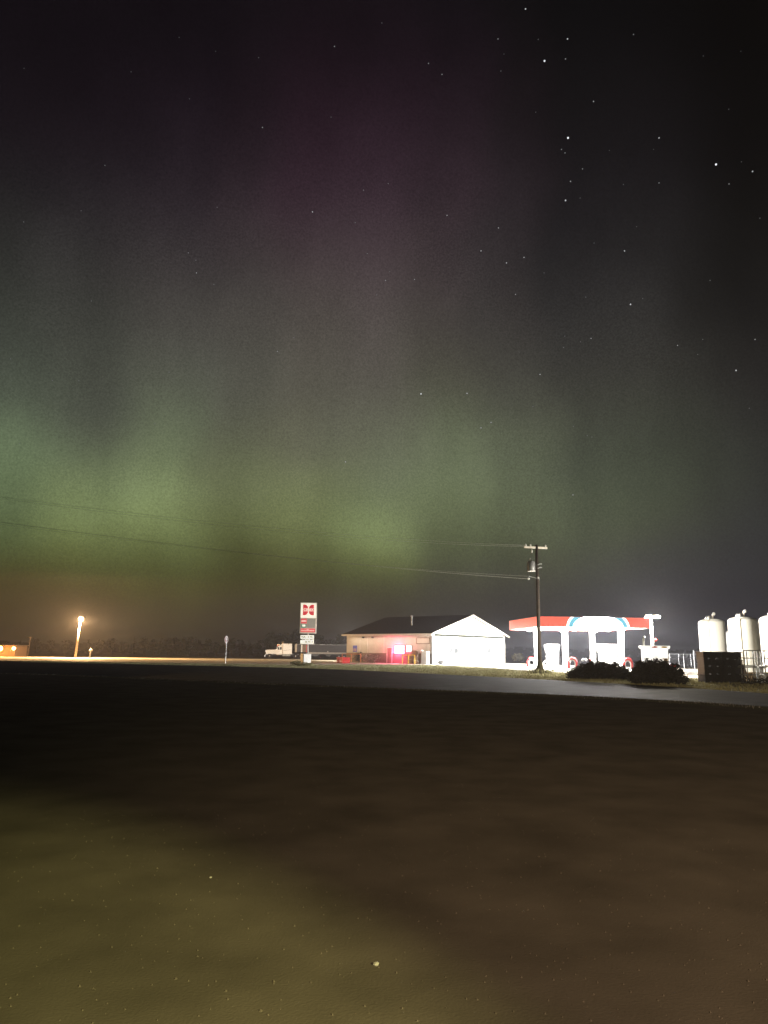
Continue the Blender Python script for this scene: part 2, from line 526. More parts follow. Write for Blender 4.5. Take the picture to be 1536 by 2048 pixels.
vg = [(p.x - .25, p.y) for p in far_edge if -16 < p.x and p.y > 12]
sheet('grass_verge', [(-14, 92.3)] + vg[:] + [(30, 12), (46, 55.5)] + [(27, 57.6), (22, 53.6), (18, 56.6), (16.4, 65.6), (14, 73.6), (11.5, 87.6), (6.5, 100.6), (-5, 95.6), (-12, 91.6)], 0.003, M_['verge'])

# ------------------------------------------------------------------ grass, weeds, stones
def blades(name, pts, hmin, hmax, w, material):
    k = len(pts)
    h = rng.uniform(hmin, hmax, k)
    a = rng.uniform(0, 2 * math.pi, k)
    lean = rng.normal(0, 0.35, (k, 2)) * h[:, None]
    p = np.array(pts)
    ww = w * rng.uniform(0.6, 1.4, k)
    dx, dy = np.cos(a) * ww, np.sin(a) * ww
    v = np.zeros((k * 3, 3))
    v[0::3, 0] = p[:, 0] - dx; v[0::3, 1] = p[:, 1] - dy
    v[1::3, 0] = p[:, 0] + dx; v[1::3, 1] = p[:, 1] + dy
    v[2::3, 0] = p[:, 0] + lean[:, 0]; v[2::3, 1] = p[:, 1] + lean[:, 1]; v[2::3, 2] = h
    f = np.arange(k * 3).reshape(-1, 3)
    me = bpy.data.meshes.new(name)
    me.from_pydata(v.tolist(), [], f.tolist())
    me.materials.append(material)
    o = bpy.data.objects.new(name, me)
    col.objects.link(o)
    return tag(o, kind='stuff')

def in_poly(x, y, poly):
    c = False
    j = len(poly) - 1
    for i in range(len(poly)):
        xi, yi = poly[i][0], poly[i][1]; xj, yj = poly[j][0], poly[j][1]
        if (yi > y) != (yj > y) and x < (xj - xi) * (y - yi) / (yj - yi) + xi:
            c = not c
        j = i
    return c

verge_poly = [(p.x, p.y) for p in far_edge if -46 < p.x and p.y > 18] + [(30, 18), (46, 55.5), (27, 57.5), (22, 53.5), (18, 56.5), (16.4, 65.5), (14, 73.5), (11.5, 88), (6.5, 101), (-5, 96), (-12, 92), (-32, 97.5), (-48, 101)]
vp = []
while len(vp) < 48000:
    x, y = random.uniform(-48, 46), random.uniform(18, 101)
    if in_poly(x, y, verge_poly) and mnoise.noise(Vector((x * .35, y * .35, 0))) > random.uniform(-.7, .35):
        vp.append((x, y))
blades('grass', vp, 0.04, 0.13, 0.03, M_['grass'])
wp = []
for i in range(len(near_edge) - 1):
    a, b = near_edge[i], near_edge[i + 1]
    if a.y < 8 or a.x < -80: continue
    L_ = (b - a).length
    for _ in range(int(L_ * 45)):
        t = random.random()
        p = a.lerp(b, t)
        if mnoise.noise(Vector((p.x * .5, p.y * .5, 3))) > random.uniform(-.5, .6):
            off = random.gauss(-0.6, 0.45)
            wp.append((p.x + off * .8, p.y + off * .6))
blades('weeds', wp, 0.02, 0.08, 0.009, M_['weeds'])

st = MB()
for _ in range(5000):
    y = 2.2 + 24 * random.random() ** 1.9
    x = random.uniform(-0.62, 0.62) * (y + 1.0)
    if x > 6 and y > 16: continue
    s = random.uniform(0.004, 0.011)
    r = [Vector((random.uniform(.6, 1.1) * s, 0, 0)), Vector((0, random.uniform(.6, 1.1) * s, 0)), Vector((-random.uniform(.6, 1.1) * s, 0, 0)), Vector((0, -random.uniform(.6, 1.1) * s, 0))]
    a = random.uniform(0, 6.28)
    r = [Matrix.Rotation(a, 3, 'Z') @ q for q in r]
    st.add([Vector((x, y, 0.002)) + q for q in r] + [(x, y, 0.004 + s * random.uniform(.5, .9))], [(0, 1, 4), (1, 2, 4), (2, 3, 4), (3, 0, 4)])
tag(st.build('loose_gravel', M_['gravel']), kind='stuff')

def pebble(px, py, s, label):
    p = G(px, py)
    mb = MB()
    k = 7
    vs = []
    for j, (rr, z) in enumerate(((.75, 0.0), (1, .35), (.7, .75), (.2, .9))):
        for i in range(k):
            a = 6.283 * i / k + j * .2
            q = rr * (1 + .2 * math.sin(3 * a + j))
            vs.append((q * s * math.cos(a) * 1.2, q * s * math.sin(a), z * s))
    fs = [(j * k + i, j * k + (i + 1) % k, (j + 1) * k + (i + 1) % k, (j + 1) * k + i) for j in range(3) for i in range(k)] + [tuple(3 * k + i for i in range(k))]
    mb.add(vs, fs)
    o = mb.build('pebble', M_['grey_stone'], loc=(p.x, p.y, 0.004), rotz=.6)
    tag(o, label, 'pebble')
pebble(752, 1932, 0.016, 'pale pebble lying alone on the dark gravel near the bottom of the photo')
pebble(421, 1757, 0.010, 'tiny pale pebble further out on the dark gravel left of centre')

# ------------------------------------------------------------------ store
A = R(50)
ca, sa = math.cos(A), math.sin(A)
c0 = P(865, 1327, 110)
store = thing('store_building', 'low store with floodlit white gable, tan side wall and dark roof', 'building', (c0.x, c0.y, 0), A)
# local frame: +x along the gable wall (away to the right), +y along the side wall (away to the left); corner at the origin
GW, SL, EH, RH = 20.9, 17.4, 4.5, 7.75
WAIN = 1.55
b = MB().box(-0.02, 0.2, 0.02, SL, WAIN, EH); b.build('side_wall', M_['tan'], store)
b = MB().box(-0.05, 0.2, 0.03, SL + .02, 0, WAIN); b.build('wainscot', M_['brown'], store)
b = MB().box(0.2, GW, SL - .2, SL, 0, EH).box(GW - .2, GW, 0.9, SL - .2, 0, EH); b.build('rear_wall', M_['tan'], store)
# recessed front wall under the gable, corner piers
REC = 0.9
b = MB().box(0.2, GW - .2, REC, REC + .2, 0, EH); b.build('front_wall', M_['offwhite'], store)
for x in (-0.03, GW - .45):
    MB().box(x, x + .48, -0.03, REC - .003, 0, EH - .003).build('corner_pier', M_['offwhite'], store)
b = MB().prism([(0.45, EH - .32), (GW - .45, EH - .32), (GW - .45, EH), (0.45, EH)], -0.02, REC - .01, 'y'); b.build('soffit_beam', mat('shade dark beam', (.02, .022, .018), .9, spec=.1), store)  # near-black colour stands in for the shaded, unlit soffit band
# gable face
b = MB().prism([(-0.02, EH + .003), (GW + .02, EH + .003), (GW / 2, RH - .25)], -0.06, 0.14, 'y'); b.build('gable', M_['offwhite'], store)
gb = b
# siding laps on the gable: shallow proud strips
lap = MB()
zz = EH + .25
while zz < RH - .5:
    hw = (GW / 2) * (1 - (zz - EH) / (RH - .25 - EH)) - .15
    lap.box(GW / 2 - hw, GW / 2 + hw, -0.075, -0.062, zz, zz + .03)
    zz += .3
tag(lap.build('siding_laps', M_['offwhite'], store), kind='stuff')
# roof slopes
OV = 0.75
for s in (0, 1):
    e = [(-OV, EH - .15), (-OV, EH + .02), (GW / 2, RH), (GW / 2, RH - .2)]
    if s: e = [(GW - x, z) for x, z in e]
    MB().prism(e, -0.5, SL + .4, 'y').build('roof_slope', M_['roof'], store)
    f = [(-OV - .03, EH - .2), (-OV - .03, EH + .05), (GW / 2 - .003, RH + .03), (GW / 2 - .003, RH - .3)]
    if s: f = [(GW - x, z) for x, z in f]
    MB().prism(f, -0.58, -0.505, 'y').build('barge_board', M_['offwhite'], store)
MB().box(-OV - .14, -OV + .003, -0.5, SL + .4, EH - .24, EH + .0).build('gutter', M_['trim'], store)
MB().box(-OV, -0.03, -0.02, SL + .3, EH - .26, EH - .17).build('eave_soffit', M_['trim'], store)
MB().box(-0.10, -0.025, 0.1, 0.22, 0, EH - .26).build('downspout', M_['grey'], store)
vent = MB().tube([(4.4, 7.3, 5.6), (4.4, 7.3, 7.35)], .12, 10).tube([(4.4, 7.3, 7.35), (4.4, 7.3, 7.55)], [.2, .2], 10)
vent.build('roof_vent', M_['steel'], store)

def side_y(px):
    """distance along the side wall of the point seen at this column"""
    k = (px - W_PX / 2) / F_PX * 1.0
    best = min(np.linspace(0, SL, 700), key=lambda t: abs(to_px(c0.x - sa * t, c0.y + ca * t)[0] - px))
    return float(best)
def to_px(x, y, z=1.6):
    d = Vector((x, y, z)) - Vector((0, 0, CAM_H))
    zc = d.dot(fwd)
    return (W_PX / 2 + F_PX * d.dot(rgt) / zc, H_PX / 2 - F_PX * d.dot(upv) / zc)
def side_z(px, py):
    t = side_y(px)
    Y = c0.y + ca * t
    return P(px, py, Y).z

red_glow = mat('lit red window sign', (0.8, 0.1, 0.15), 0.4, emit=(1.0, 0.10, 0.22), estr=30)
warm_win = mat('lit window', (0.8, 0.7, 0.6), 0.4, emit=(1.0, 0.78, 0.78), estr=6)
def side_window(px0, px1, py0, py1, glass, lights=True):
    t0, t1 = side_y(px1), side_y(px0)
    z0, z1 = side_z((px0 + px1) / 2, py1), side_z((px0 + px1) / 2, py0)
    w = MB().box(-.09, -.022, t0 - .08, t1 + .08, z0 - .08, z0).box(-.09, -.022, t0 - .08, t1 + .08, z1, z1 + .08).box(-.09, -.022, t0 - .08, t0, z0, z1).box(-.09, -.022, t1, t1 + .08, z0, z1)
    w.box(-.085, -.022, (t0 + t1) / 2 - .03, (t0 + t1) / 2 + .03, z0, z1)
    o = w.build('window', M_['brown'], store)
    MB().box(-.06, -.03, t0, t1, z0, z1).build('pane', glass, o)
    return o, t0, t1, z0, z1
w1, t0, t1, z0, z1 = side_window(790, 809, 1291, 1307, red_glow)
w1['label'] = 'wide window glowing white and red'
for zz in (z1 - .35, z1 - .75):
    MB().box(-.075, -.062, t0 + .1, t0 + .38, zz - .1, zz + .1).build('sign_card', M_['red'], w1)
lamp('AREA', 'red_window_light', store, (-0.35, (t0 + t1) / 2, (z0 + z1) / 2), 330, (1.0, 0.13, 0.24), 1.2, target=(-3, (t0 + t1) / 2, z0 - .6))
lamp('POINT', 'red_sign_light', store, (-0.95, (t0 + t1) / 2 + .3, (z0 + z1) / 2 - .3), 950, (1.0, 0.08, 0.24), 0.25)
w2, *_r = side_window(814, 823, 1291, 1303, warm_win)
# door to the left of the red window
d0, d1 = side_y(784), side_y(775)
dr = MB().box(-.08, -.053, d0, d1, 0.02, 2.35).build('door', M_['brown'], store)
MB().box(-.11, -.08, d0 + .1, d0 + .16, 1.0, 1.25).build('handle', M_['steel'], dr)
MB().box(-.10, -.054, d1, d1 + .1, 0, 2.45).box(-.10, -.054, d0 - .1, d0, 0, 2.45).box(-.10, -.021, d0, d1, 2.352, 2.45).build('door_frame', M_['trim'], store)
# panel joints and a framed board high on the wall
for px in (720, 735, 768):
    t = side_y(px)
    MB().box(-.045, -.022, t - .04, t + .04, WAIN + .01, EH - .3).build('wall_batten', M_['trim'], store)
t0, t1 = side_y(860), side_y(833); z0, z1 = side_z(847, 1288), side_z(847, 1275)
fb = MB().box(-.08, -.022, t0, t1, z0, z0 + .1).box(-.08, -.022, t0, t1, z1 - .1, z1).box(-.08, -.022, t0, t0 + .1, z0 + .1, z1 - .1).box(-.08, -.022, t1 - .1, t1, z0 + .1, z1 - .1)
fb = fb.build('sign_frame', M_['brown'], store)
MB().box(-.05, -.024, t0 + .1, t1 - .1, z0 + .1, z1 - .1).build('sign_board', M_['tan'], fb)
# blue poster
t0, t1 = side_y(714), side_y(706); z0, z1 = side_z(710, 1304), side_z(710, 1291)
po = MB().box(-.05, -.022, t0, t1, z0, z1).build('poster', M_['blue'], store)
MB().box(-.056, -.051, t0 + .08, t1 - .08, z0 + .1, z0 + (z1 - z0) * .55).build('poster_print', mat('mauve print', (0.33, 0.24, 0.36), .6), po)
# small eave lamps (unlit)
for px in (727, 746):
    MB().box(-.3, -.025, side_y(px) - .12, side_y(px) + .12, EH - .62, EH - .4).build('eave_lamp', M_['dark'], store)
MB().bbox(-.74, -.62, .6, SL - .6, EH - .36, EH - .262, .02).build('added_eave_strip', M_['trim'], store)  # made-up strip fixture to go with the added wall fill below
lamp('AREA', 'added_eave_fill', store, (-1.0, SL / 2, EH - .55), 150, (1, .86, .68), .25, size_y=SL - 2).rotation_euler = (0, R(-14), 0)  # added light with no known source, brightens the tan side wall
wp_ = MB().bbox(6.6, 7.2, SL + .42, SL + .7, 3.6, 3.95).build('added_wall_pack', M_['dark'], store)  # unseen lamp added at the hidden end to brighten truck and lot
MB().box(6.65, 7.15, SL + .703, SL + .72, 3.63, 3.9).build('lens', mat('added wall pack lens', (.9, .85, .7), .3, emit=(1, .9, .7), estr=20), wp_)
lamp('SPOT', 'truck_fill_light', store, (6.9, SL + 1.3, 3.7), 100000, (1, .90, .74), .2, target=(36.9, SL + 62, 0), spot=R(75), blend=1.0)
# front windows, door
for px0, px1, py0, py1 in ((899, 905, 1297, 1306), (908, 916, 1296, 1306), (975, 981, 1296, 1306)):
    def gxp(px):
        return float(min(np.linspace(0, GW, 700), key=lambda s: abs(to_px(c0.x + ca * s - sa * REC, c0.y + sa * s + ca * REC)[0] - px)))
    s0, s1 = gxp(px0), gxp(px1)
    Y = c0.y + sa * s0
    z0, z1 = P(px0, py1, Y).z, P(px0, py0, Y).z
    o = MB().box(s0 - .06, s1 + .06, REC - .05, REC - .003, z0 - .06, z0).box(s0 - .06, s1 + .06, REC - .05, REC - .003, z1, z1 + .06).box(s0 - .06, s0, REC - .05, REC - .003, z0, z1).box(s1, s1 + .06, REC - .05, REC - .003, z0, z1).build('front_window', M_['grey'], store)
    MB().box(s0, s1, REC - .03, REC - .004, z0, z1).build('pane', mat('dim pane', (.02, .021, .022), .9, spec=.05, emit=(.9, .95, 1), estr=.3), o)
fd = MB().box(9.6, 11.6, REC - .06, REC - .003, 0.02, 2.4).build('front_door', M_['white'], store)
for x in (9.7, 10.68):
    MB().box(x, x + .82, REC - .075, REC - .062, .25, 2.25).build('pane', mat('lit door pane', (.6, .6, .6), .2, emit=(1, 1, .95), estr=2), fd)
# lit soffit downlights along the front
SOFF = [2.2, 6.0, 10.4, 14.8, 18.6]
white_lamp = mat('lit white lens', (.9, .9, .9), .3, emit=(1, .98, .93), estr=12)
for x in SOFF:
    f = MB().bbox(x - .25, x + .25, -.35, -.1, EH - .52, EH - .36).build('soffit_light', M_['white'], store)
    MB().box(x - .2, x + .2, -.31, -.14, EH - .535, EH - .523).build('lens', white_lamp, f)
    lamp('AREA', 'soffit_lamp', store, (x, -.85, EH - .6), 2600, (1, .97, .9), .4, target=(x, -1.6, 0))
    lamp('AREA', 'gable_lamp', store, (x, -2.2, EH - .75), 750, (1, .97, .9), .5, target=(x, 0, EH + 1.6))

# ------------------------------------------------------------------ things along the store
def onside(px, out):
    """world point out metres in front of the side wall"""
    t = side_y(px)
    return Vector((c0.x - sa * t - ca * out, c0.y + ca * t - sa * out, 0))
def guard_rail(pxa, pxb, out, z, material, label):
    a, b_ = onside(pxa, out), onside(pxb, out)
    d = (b_ - a)
    t = thing('guard_rail', label, 'guard rail', (a.x, a.y, 0), math.atan2(d.y, d.x), 'pipe guard rails before the store')
    L_ = d.length
    MB().tube([(0, 0, z), (L_, 0, z)], .06).build('rail', material, t)
    for x in (0, L_ / 2, L_):
        MB().tube([(x, 0, 0), (x, 0, z)], .065).build('post', material, t)
    return t
guard_rail(698, 735, 1.6, 1.35, mat('orange paint', (.6, .22, .1), .5), 'orange pipe guard rail before the left end of the store side wall')
guard_rail(818, 842.5, 1.6, 1.3, M_['yellow'], 'yellow pipe guard rail in front of the cartons by the store corner')

p = onside(858, .9)
t = thing('white_cabinet', 'tall bright white cabinet with sloped shoulder at the store corner', 'cabinet', (p.x, p.y, 0), A - R(90))
MB().prism([(-.52, 0), (.52, 0), (.50, 1.9), (-.28, 1.9), (-.45, 1.6)], -.4, .4, 'y').build('body', M_['white'], t)
MB().box(-.40, .45, -.43, -.402, .15, 1.45).build('door', M_['white'], t)
MB().tube([(.36, -.47, .7), (.36, -.47, 1.1)], .02).build('handle', M_['steel'], t)
p = onside(849, .9)
t = thing('air_pump', 'dark air pump with curved hose and white round head by the white cabinet', 'air pump', (p.x, p.y, 0), A - R(90))
MB().bbox(-.3, .25, -.25, .25, 0, 1.5).build('housing', M_['brown'], t)
MB().ball((.2, 0, 1.85), .27).build('head', M_['white'], t, True)
MB().tube([(.2, 0, 1.5), (.2, 0, 1.62)], .05).build('neck', M_['grey'], t)
MB().tube([(-.25, -.3, 1.6), (-.45, -.3, 1.35), (-.5, -.3, .9), (-.38, -.3, .45), (-.2, -.3, .3)], .04).build('hose', M_['white'], t)
def carton(px, out, w, d, h, label, material=None):
    p = onside(px, out)
    t = thing('carton', label, 'carton', (p.x, p.y, 0), A - R(90), 'cartons stacked along the store wall')
    MB().bbox(-w / 2, w / 2, -d / 2, d / 2, 0, h, .03).build('box_body', material or M_['cardboard'], t)
    MB().box(-w / 2 + .03, w / 2 - .03, -d / 2 - .012, -d / 2 + .0, h * .47, h * .53).build('tape', M_['tan'], t)
M_['cardboard'] = mat('brown cardboard', (0.34, 0.24, 0.17), .8, vary=.15)
carton(828, .75, 1.0, .8, 1.35, 'brown carton left of the yellow rail post, nearest the lit windows')
carton(834, .45, .9, .6, 2.0, 'tallest brown carton standing between the second lit window and the air pump')
carton(840, .9, .9, .7, 1.1, 'low brown carton behind the yellow rail post')
# fire-red planters at the far left corner
for k, (px, lab) in enumerate(((681, 'left one of the two red wooden planters at the far store corner'), (692, 'right one of the two red planters touching the far store corner'))):
    p = P(px, 1326, 113 if k == 0 else 111)
    t = thing('planter', lab, 'planter', (p.x, p.y, 0), R(8), 'red planters at the store corner')
    for z in (0.02, .28, .54):
        MB().box(-.55, .55, -.45, .45, z, z + .235).build('plank', M_['red'] if k else mat('orange red paint', (.55, .12, .06), .6), t)
    MB().box(-.6, .6, -.5, .5, .78, .86).build('rim', M_['red'], t)

# ------------------------------------------------------------------ foliage
def leaf_cloud(centers, count, size, flat=0.4):
    """small leaf faces spread through lobes: centers = [(c, rx, ry, rz)]"""
    mb = MB()
    wts = [r[1] * r[2] * r[3] for r in centers]
    tot = sum(wts)
    for (c, rx, ry, rz), w in zip(centers, wts):
        for _ in range(max(4, int(count * w / tot))):
            d = Vector((random.gauss(0, 1), random.gauss(0, 1), random.gauss(0, 1))).normalized()
            q = random.random() ** 0.4 * random.choice((1, 1, 1, 1.13))
            p = Vector((c[0] + d.x * rx * q, c[1] + d.y * ry * q, c[2] + d.z * rz * q))
            s = size * random.uniform(.5, 1.3)
            a = Vector((random.gauss(0, 1), random.gauss(0, 1), random.gauss(0, flat))).normalized() * s
            bb = Vector((random.gauss(0, 1), random.gauss(0, 1), random.gauss(0, 1))).normalized() * s * .55
            mb.add([p - a, p + bb, p + a, p - bb], [(0, 1, 2, 3)])
    return mb

tree_meshes = []
def tree_parts(kind, seed):
    random.seed(seed)
    tr = MB()
    if kind == 'conifer':
        tr.tube([(0, 0, 0), (0, 0, 9.4)], [.22, .04], 7)
        lobes = [((random.uniform(-.2, .2), random.uniform(-.2, .2), 1.2 + k * .9), 2.1 * (1 - k / 10.5), 2.1 * (1 - k / 10.5), .65) for k in range(10)]
        cr = leaf_cloud(lobes, 900, .42)
    else:
        tr.tube([(0, 0, 0), (.1, 0, 2.5), (.0, .1, 5)], [.3, .22, .1], 7)
        for k in range(5):
            a = k * 1.3 + random.random()
            tr.tube([(0.08, 0, 2.0 + k * .4), (math.cos(a) * 1.7, math.sin(a) * 1.7, 4.2 + k * .5)], [.13, .04], 5)
        lobes = []
        for k in range(11):
            a = random.uniform(0, 6.28); r = random.uniform(.3, 2.1); z = random.uniform(2.3, 7.6)
            rr = 1.1 + .5 * random.random()
            k2 = 1 - abs(z - 4.8) / 6
            lobes.append(((math.cos(a) * r * k2, math.sin(a) * r * k2, z), rr, rr, rr * .85))
        cr = leaf_cloud(lobes, 1000, .42)
    return tr, cr
protos = []
for k, (kind, seed) in enumerate((('round', 1), ('conifer', 2), ('round', 3), ('conifer', 4), ('round', 5))):
    tr, cr = tree_parts(kind, seed)
    o = thing('tree', '', 'tree')
    tr.build('trunk', M_['bark'], o); cr.build('crown', M_['leaf'], o)
    protos.append((o, kind))
random.seed(21)
tree_list = []     # column, row of the top, distance, proto
for px, top, Y, k in ((8, 1277, 235, 0), (40, 1280, 250, 1), (72, 1275, 240, 2), (103, 1279, 255, 4), (131, 1274, 245, 0), (176, 1278, 250, 3), (199, 1279, 235, 2),
                      (222, 1276, 250, 4), (247, 1279, 230, 0), (268, 1276, 240, 1), (289, 1274, 235, 2), (307, 1273, 245, 0), (322, 1276, 232, 3), (337, 1275, 240, 4),
                      (352, 1274, 248, 2), (366, 1272, 236, 1), (377, 1267, 240, 0), (398, 1279, 246, 4), (414, 1277, 236, 2), (432, 1279, 244, 0), (463, 1276, 242, 4),
                      (481, 1278, 250, 2), (498, 1279, 236, 1), (517, 1275, 246, 0), (541, 1263, 238, 2), (556, 1266, 250, 4), (574, 1258, 240, 0), (593, 1257, 246, 2),
                      (641, 1270, 240, 4), (659, 1272, 246, 0), (676, 1269, 238, 2), (690, 1273, 250, 1)):
    tree_list.append((px, top, Y, k))
where = {8: 'behind the sodium lit shed at the left edge', 40: 'behind the right end of the sodium lit shed', 72: 'just right of the thin far post', 103: 'between the far post and the street lamp',
         131: 'just left of the street lamp pole', 176: 'behind the short white marker post', 199: 'just right of the white marker post', 222: 'two trees right of the white marker post',
         541: 'above the hood of the white truck', 556: 'above the cab roof of the white truck', 574: 'above the sleeper of the white truck', 593: 'between the truck sleeper and the tall price sign',
         641: 'just right of the tall price sign', 659: 'above the front half of the dark trailer', 676: 'above the rear half of the dark trailer', 690: 'beside the far corner of the store',
         432: 'just left of the octagonal road sign', 463: 'just right of the octagonal road sign', 481: 'third right of the octagonal sign among low trees', 498: 'left of the white truck nose, standing apart',
         517: 'right beside the white truck nose', 414: 'second tree left of the octagonal road sign', 398: 'right of the tallest tree of the dark row',
         377: 'tallest of the dark row between street lamp and road sign', 366: 'left neighbour of the tallest tree in the row'}
used = set()
order = {247: 'first', 268: 'second', 289: 'third', 307: 'fourth', 322: 'fifth', 337: 'sixth', 352: 'seventh'}
for px, top, Y, k in tree_list:
    o, kind = protos[k]
    if k in used:
        o = copy_tree(o)
    used.add(k)
    pt = P(px, 1300, Y)
    h = P(px, top, Y).z
    o.location = (pt.x, Y, 0)
    s = h / (9.4 if kind == 'conifer' else 8.6)
    o.scale = (s * random.uniform(1.0, 1.35), s * 1.1, s)
    o.rotation_euler.z = random.uniform(0, 6.28)
    nm = 'pointed dark conifer' if kind == 'conifer' else 'rounded dark leafy tree'
    if px in where:
        o['label'] = nm + ' ' + where[px]
    else:
        o['label'] = f'{nm}, {order[px]} of the dark row left of its tallest tree'
    o['category'] = 'tree'
    o['group'] = 'dark trees along the far side of the lot'

random.seed(33)
def bush(name, label, x, y, lobes, count, size, material, cat='bush', group=None, stems=6):
    t = thing(name, label, cat, (x, y, 0), 0, group)
    leaf_cloud(lobes, count, size).build('foliage', material, t)
    s = MB()
    for k in range(stems):
        c, rx, ry, rz = lobes[k % len(lobes)]
        s.tube([(c[0] * .25, c[1] * .25, 0), (c[0], c[1], c[2])], [.05, .015], 5)
    s.build('stems', M_['bark'], t)
    return t
# pale bush beyond the lot between store and canopy
p = P(1036, 1322, 168)
bush('far_bush', 'small rounded bush in the field between the store and the canopy', p.x, 168, [((-.6, 0, .9), .9, .8, .8), ((.6, .1, 1.0), .9, .8, .85), ((0, 0, 1.35), .8, .8, .6)], 400, .25, M_['grass'])
# dark spreading shrubs on the verge in front of the canopy
def spread(x, y, hw, h, label, seed):
    random.seed(seed)
    lobes = []
    for k in range(15):
        u = -1 + 2 * k / 14
        top = h * (1 - abs(u) ** 3.5 * .55) * random.uniform(.86, 1.0)
        lobes.append(((u * hw * .86, random.uniform(-.5, .5), top * .5), hw * .2, .8, top * .53))
    return bush('spreading_shrub', label, x, y, lobes, 9000, .10, M_['juniper'], 'shrub', 'dark spreading shrubs on the verge', 12)
p = P(1200, 1357, 50)
spread(p.x, 50, 2.15, 1.22, 'wide dark spreading shrub before the middle canopy columns', 3)
p = P(1312, 1366, 43)
spread(p.x, 43, 1.62, 1.42, 'dark spreading shrub before the white picture cabinet, nearer the road', 4)
# bushes by the store side wall
p = onside(752, 1.0)
bush('twiggy_bush', 'leafless brown bush against the store side wall between rail and door', p.x, p.y, [((-.7, 0, .8), .8, .6, .8), ((.5, 0, .7), .9, .6, .7)], 420, .14, M_['brown'])
p = onside(724, .8)
bush('twiggy_bush', 'small dark bush behind the orange guard rail', p.x, p.y, [((0, 0, .9), .75, .6, .9)], 260, .14, M_['juniper'])
p = P(604, 1333, 84)
random.seed(5)
bush('weed_clump', 'dark weed clump at the road edge below the tall price sign', p.x, 84, [((-.5, 0, .3), .9, .4, .35), ((.6, 0, .22), .8, .4, .25)], 700, .10, M_['grass'], 'weeds', None, 5)

# far-off low woods that read as one dark line
random.seed(40)
fw = MB()
for k in range(2600):
    a = R(random.uniform(-62, 62))
    d = random.uniform(620, 700)
    x, y = d * math.sin(a), d * math.cos(a)
    hh = 6.0 + 2.5 * mnoise.noise(Vector((a * 18, 0, 0)))
    z = random.uniform(0, hh)
    s = random.uniform(1.2, 2.6)
    fw.add([(x - s, y, z - s * .7), (x + s * .8, y + .5, z - s * .5), (x + s, y, z + s * .6), (x - s * .6, y - .5, z + s * .8)], [(0, 1, 2, 3)])
tag(fw.build('far_woods', M_['leaf']), kind='stuff')

# ------------------------------------------------------------------ tall price sign
red_lit = mat('lit red print', (0.55, 0.05, 0.06), .4, emit=(0.55, 0.035, 0.05), estr=.75)
cream_lit = mat('lit cream panel', (0.8, 0.77, 0.66), .4, vary=.04, emit=(1, .93, .74), estr=.78)
reader_lit = mat('lit reader panel', (0.8, 0.79, 0.7), .4, vary=.05, emit=(1, .97, .84), estr=.72)
pink_lit = mat('lit pale pink print', (0.7, 0.4, 0.36), .4, emit=(1, .55, .46), estr=.6)
grey_disp = mat('grey price display', (0.20, 0.19, 0.16), .4, vary=.15, scale=8, emit=(.24, .20, .16), estr=.75)
green_lit = mat('lit green print', (0.12, 0.2, 0.15), .4, emit=(.14, .22, .16), estr=.6)
black_print = mat('black letters', (0.03, 0.03, 0.03), .5)
SY = 102.0
s_c = P(614, 1326, SY)
sign = thing('price_sign', 'tall roadside price sign with red CENEX emblem and letter board below', 'sign', (s_c.x, SY, 0), R(4))
def sz(py): return P(615, py, SY).z
u = SY / F_PX
zt, zm, zb = sz(1205), sz(1236), sz(1267)
hw = 16.6 * u
MB().tube([(0.05, 0, 0), (0.05, 0, zt - .2)], .115, 10).build('pole', M_['white'], sign, True)
cab = MB().bbox(-hw, hw, -.28, .28, zb, zt, .04).build('cabinet', M_['trim'], sign)
MB().box(-hw + .1, hw - .1, -.30, -.283, zm + .03, zt - .1).build('emblem_panel', cream_lit, sign)
MB().box(-hw + .1, hw - .1, -.295, -.283, zb + .1, zm - .03).build('price_panel', mat('cream frame', (.62, .55, .45), .5, emit=(.6, .5, .38), estr=.35), sign)
# emblem: two red rounded halves cut by the lettering band
ez = (zm + zt) / 2 + .02
eh, ew = .74, .76
def half(sgn, lo):
    # quarter shape with one rounded inner corner
    z0, z1 = (ez + .22, ez + eh) if not lo else (ez - eh, ez - .22)
    pts = []
    x_out, x_in = sgn * ew, sgn * .06
    r = .5
    if not lo:
        pts = [(x_out, z0), (x_out, z1), (x_out - sgn * (ew - r - .02) , z1)]
        for k in range(0, 9):
            a = k / 8 * math.pi / 2
            pts.append((x_in + sgn * (r - r * math.sin(a)), z0 + (z1 - z0) * math.cos(a)))
    else:
        pts = [(x_out, z1), (x_out, z0), (x_out - sgn * (ew - r - .02), z0)]
        for k in range(0, 9):
            a = k / 8 * math.pi / 2
            pts.append((x_in + sgn * (r - r * math.sin(a)), z1 - (z1 - z0) * math.cos(a)))
    return MB().prism(pts, -.325, -.303, 'y')
for sgn in (-1, 1):
    for lo in (False, True):
        half(sgn, lo).build('emblem_half', red_lit, sign)
MB().prism([(-ew, ez - .2), (-.05, ez - .2), (-.05, ez + .2), (-ew, ez + .2)], -.318, -.303, 'y').build('emblem_band', red_lit, sign)
MB().prism([(ew, ez - .2), (.05, ez - .2), (.05, ez + .2), (ew, ez + .2)], -.318, -.303, 'y').build('emblem_band', red_lit, sign)
text('lettering', 'CENEX', .44, cream_lit, sign, (0, -.335, ez), bold=.012, sx=.98)
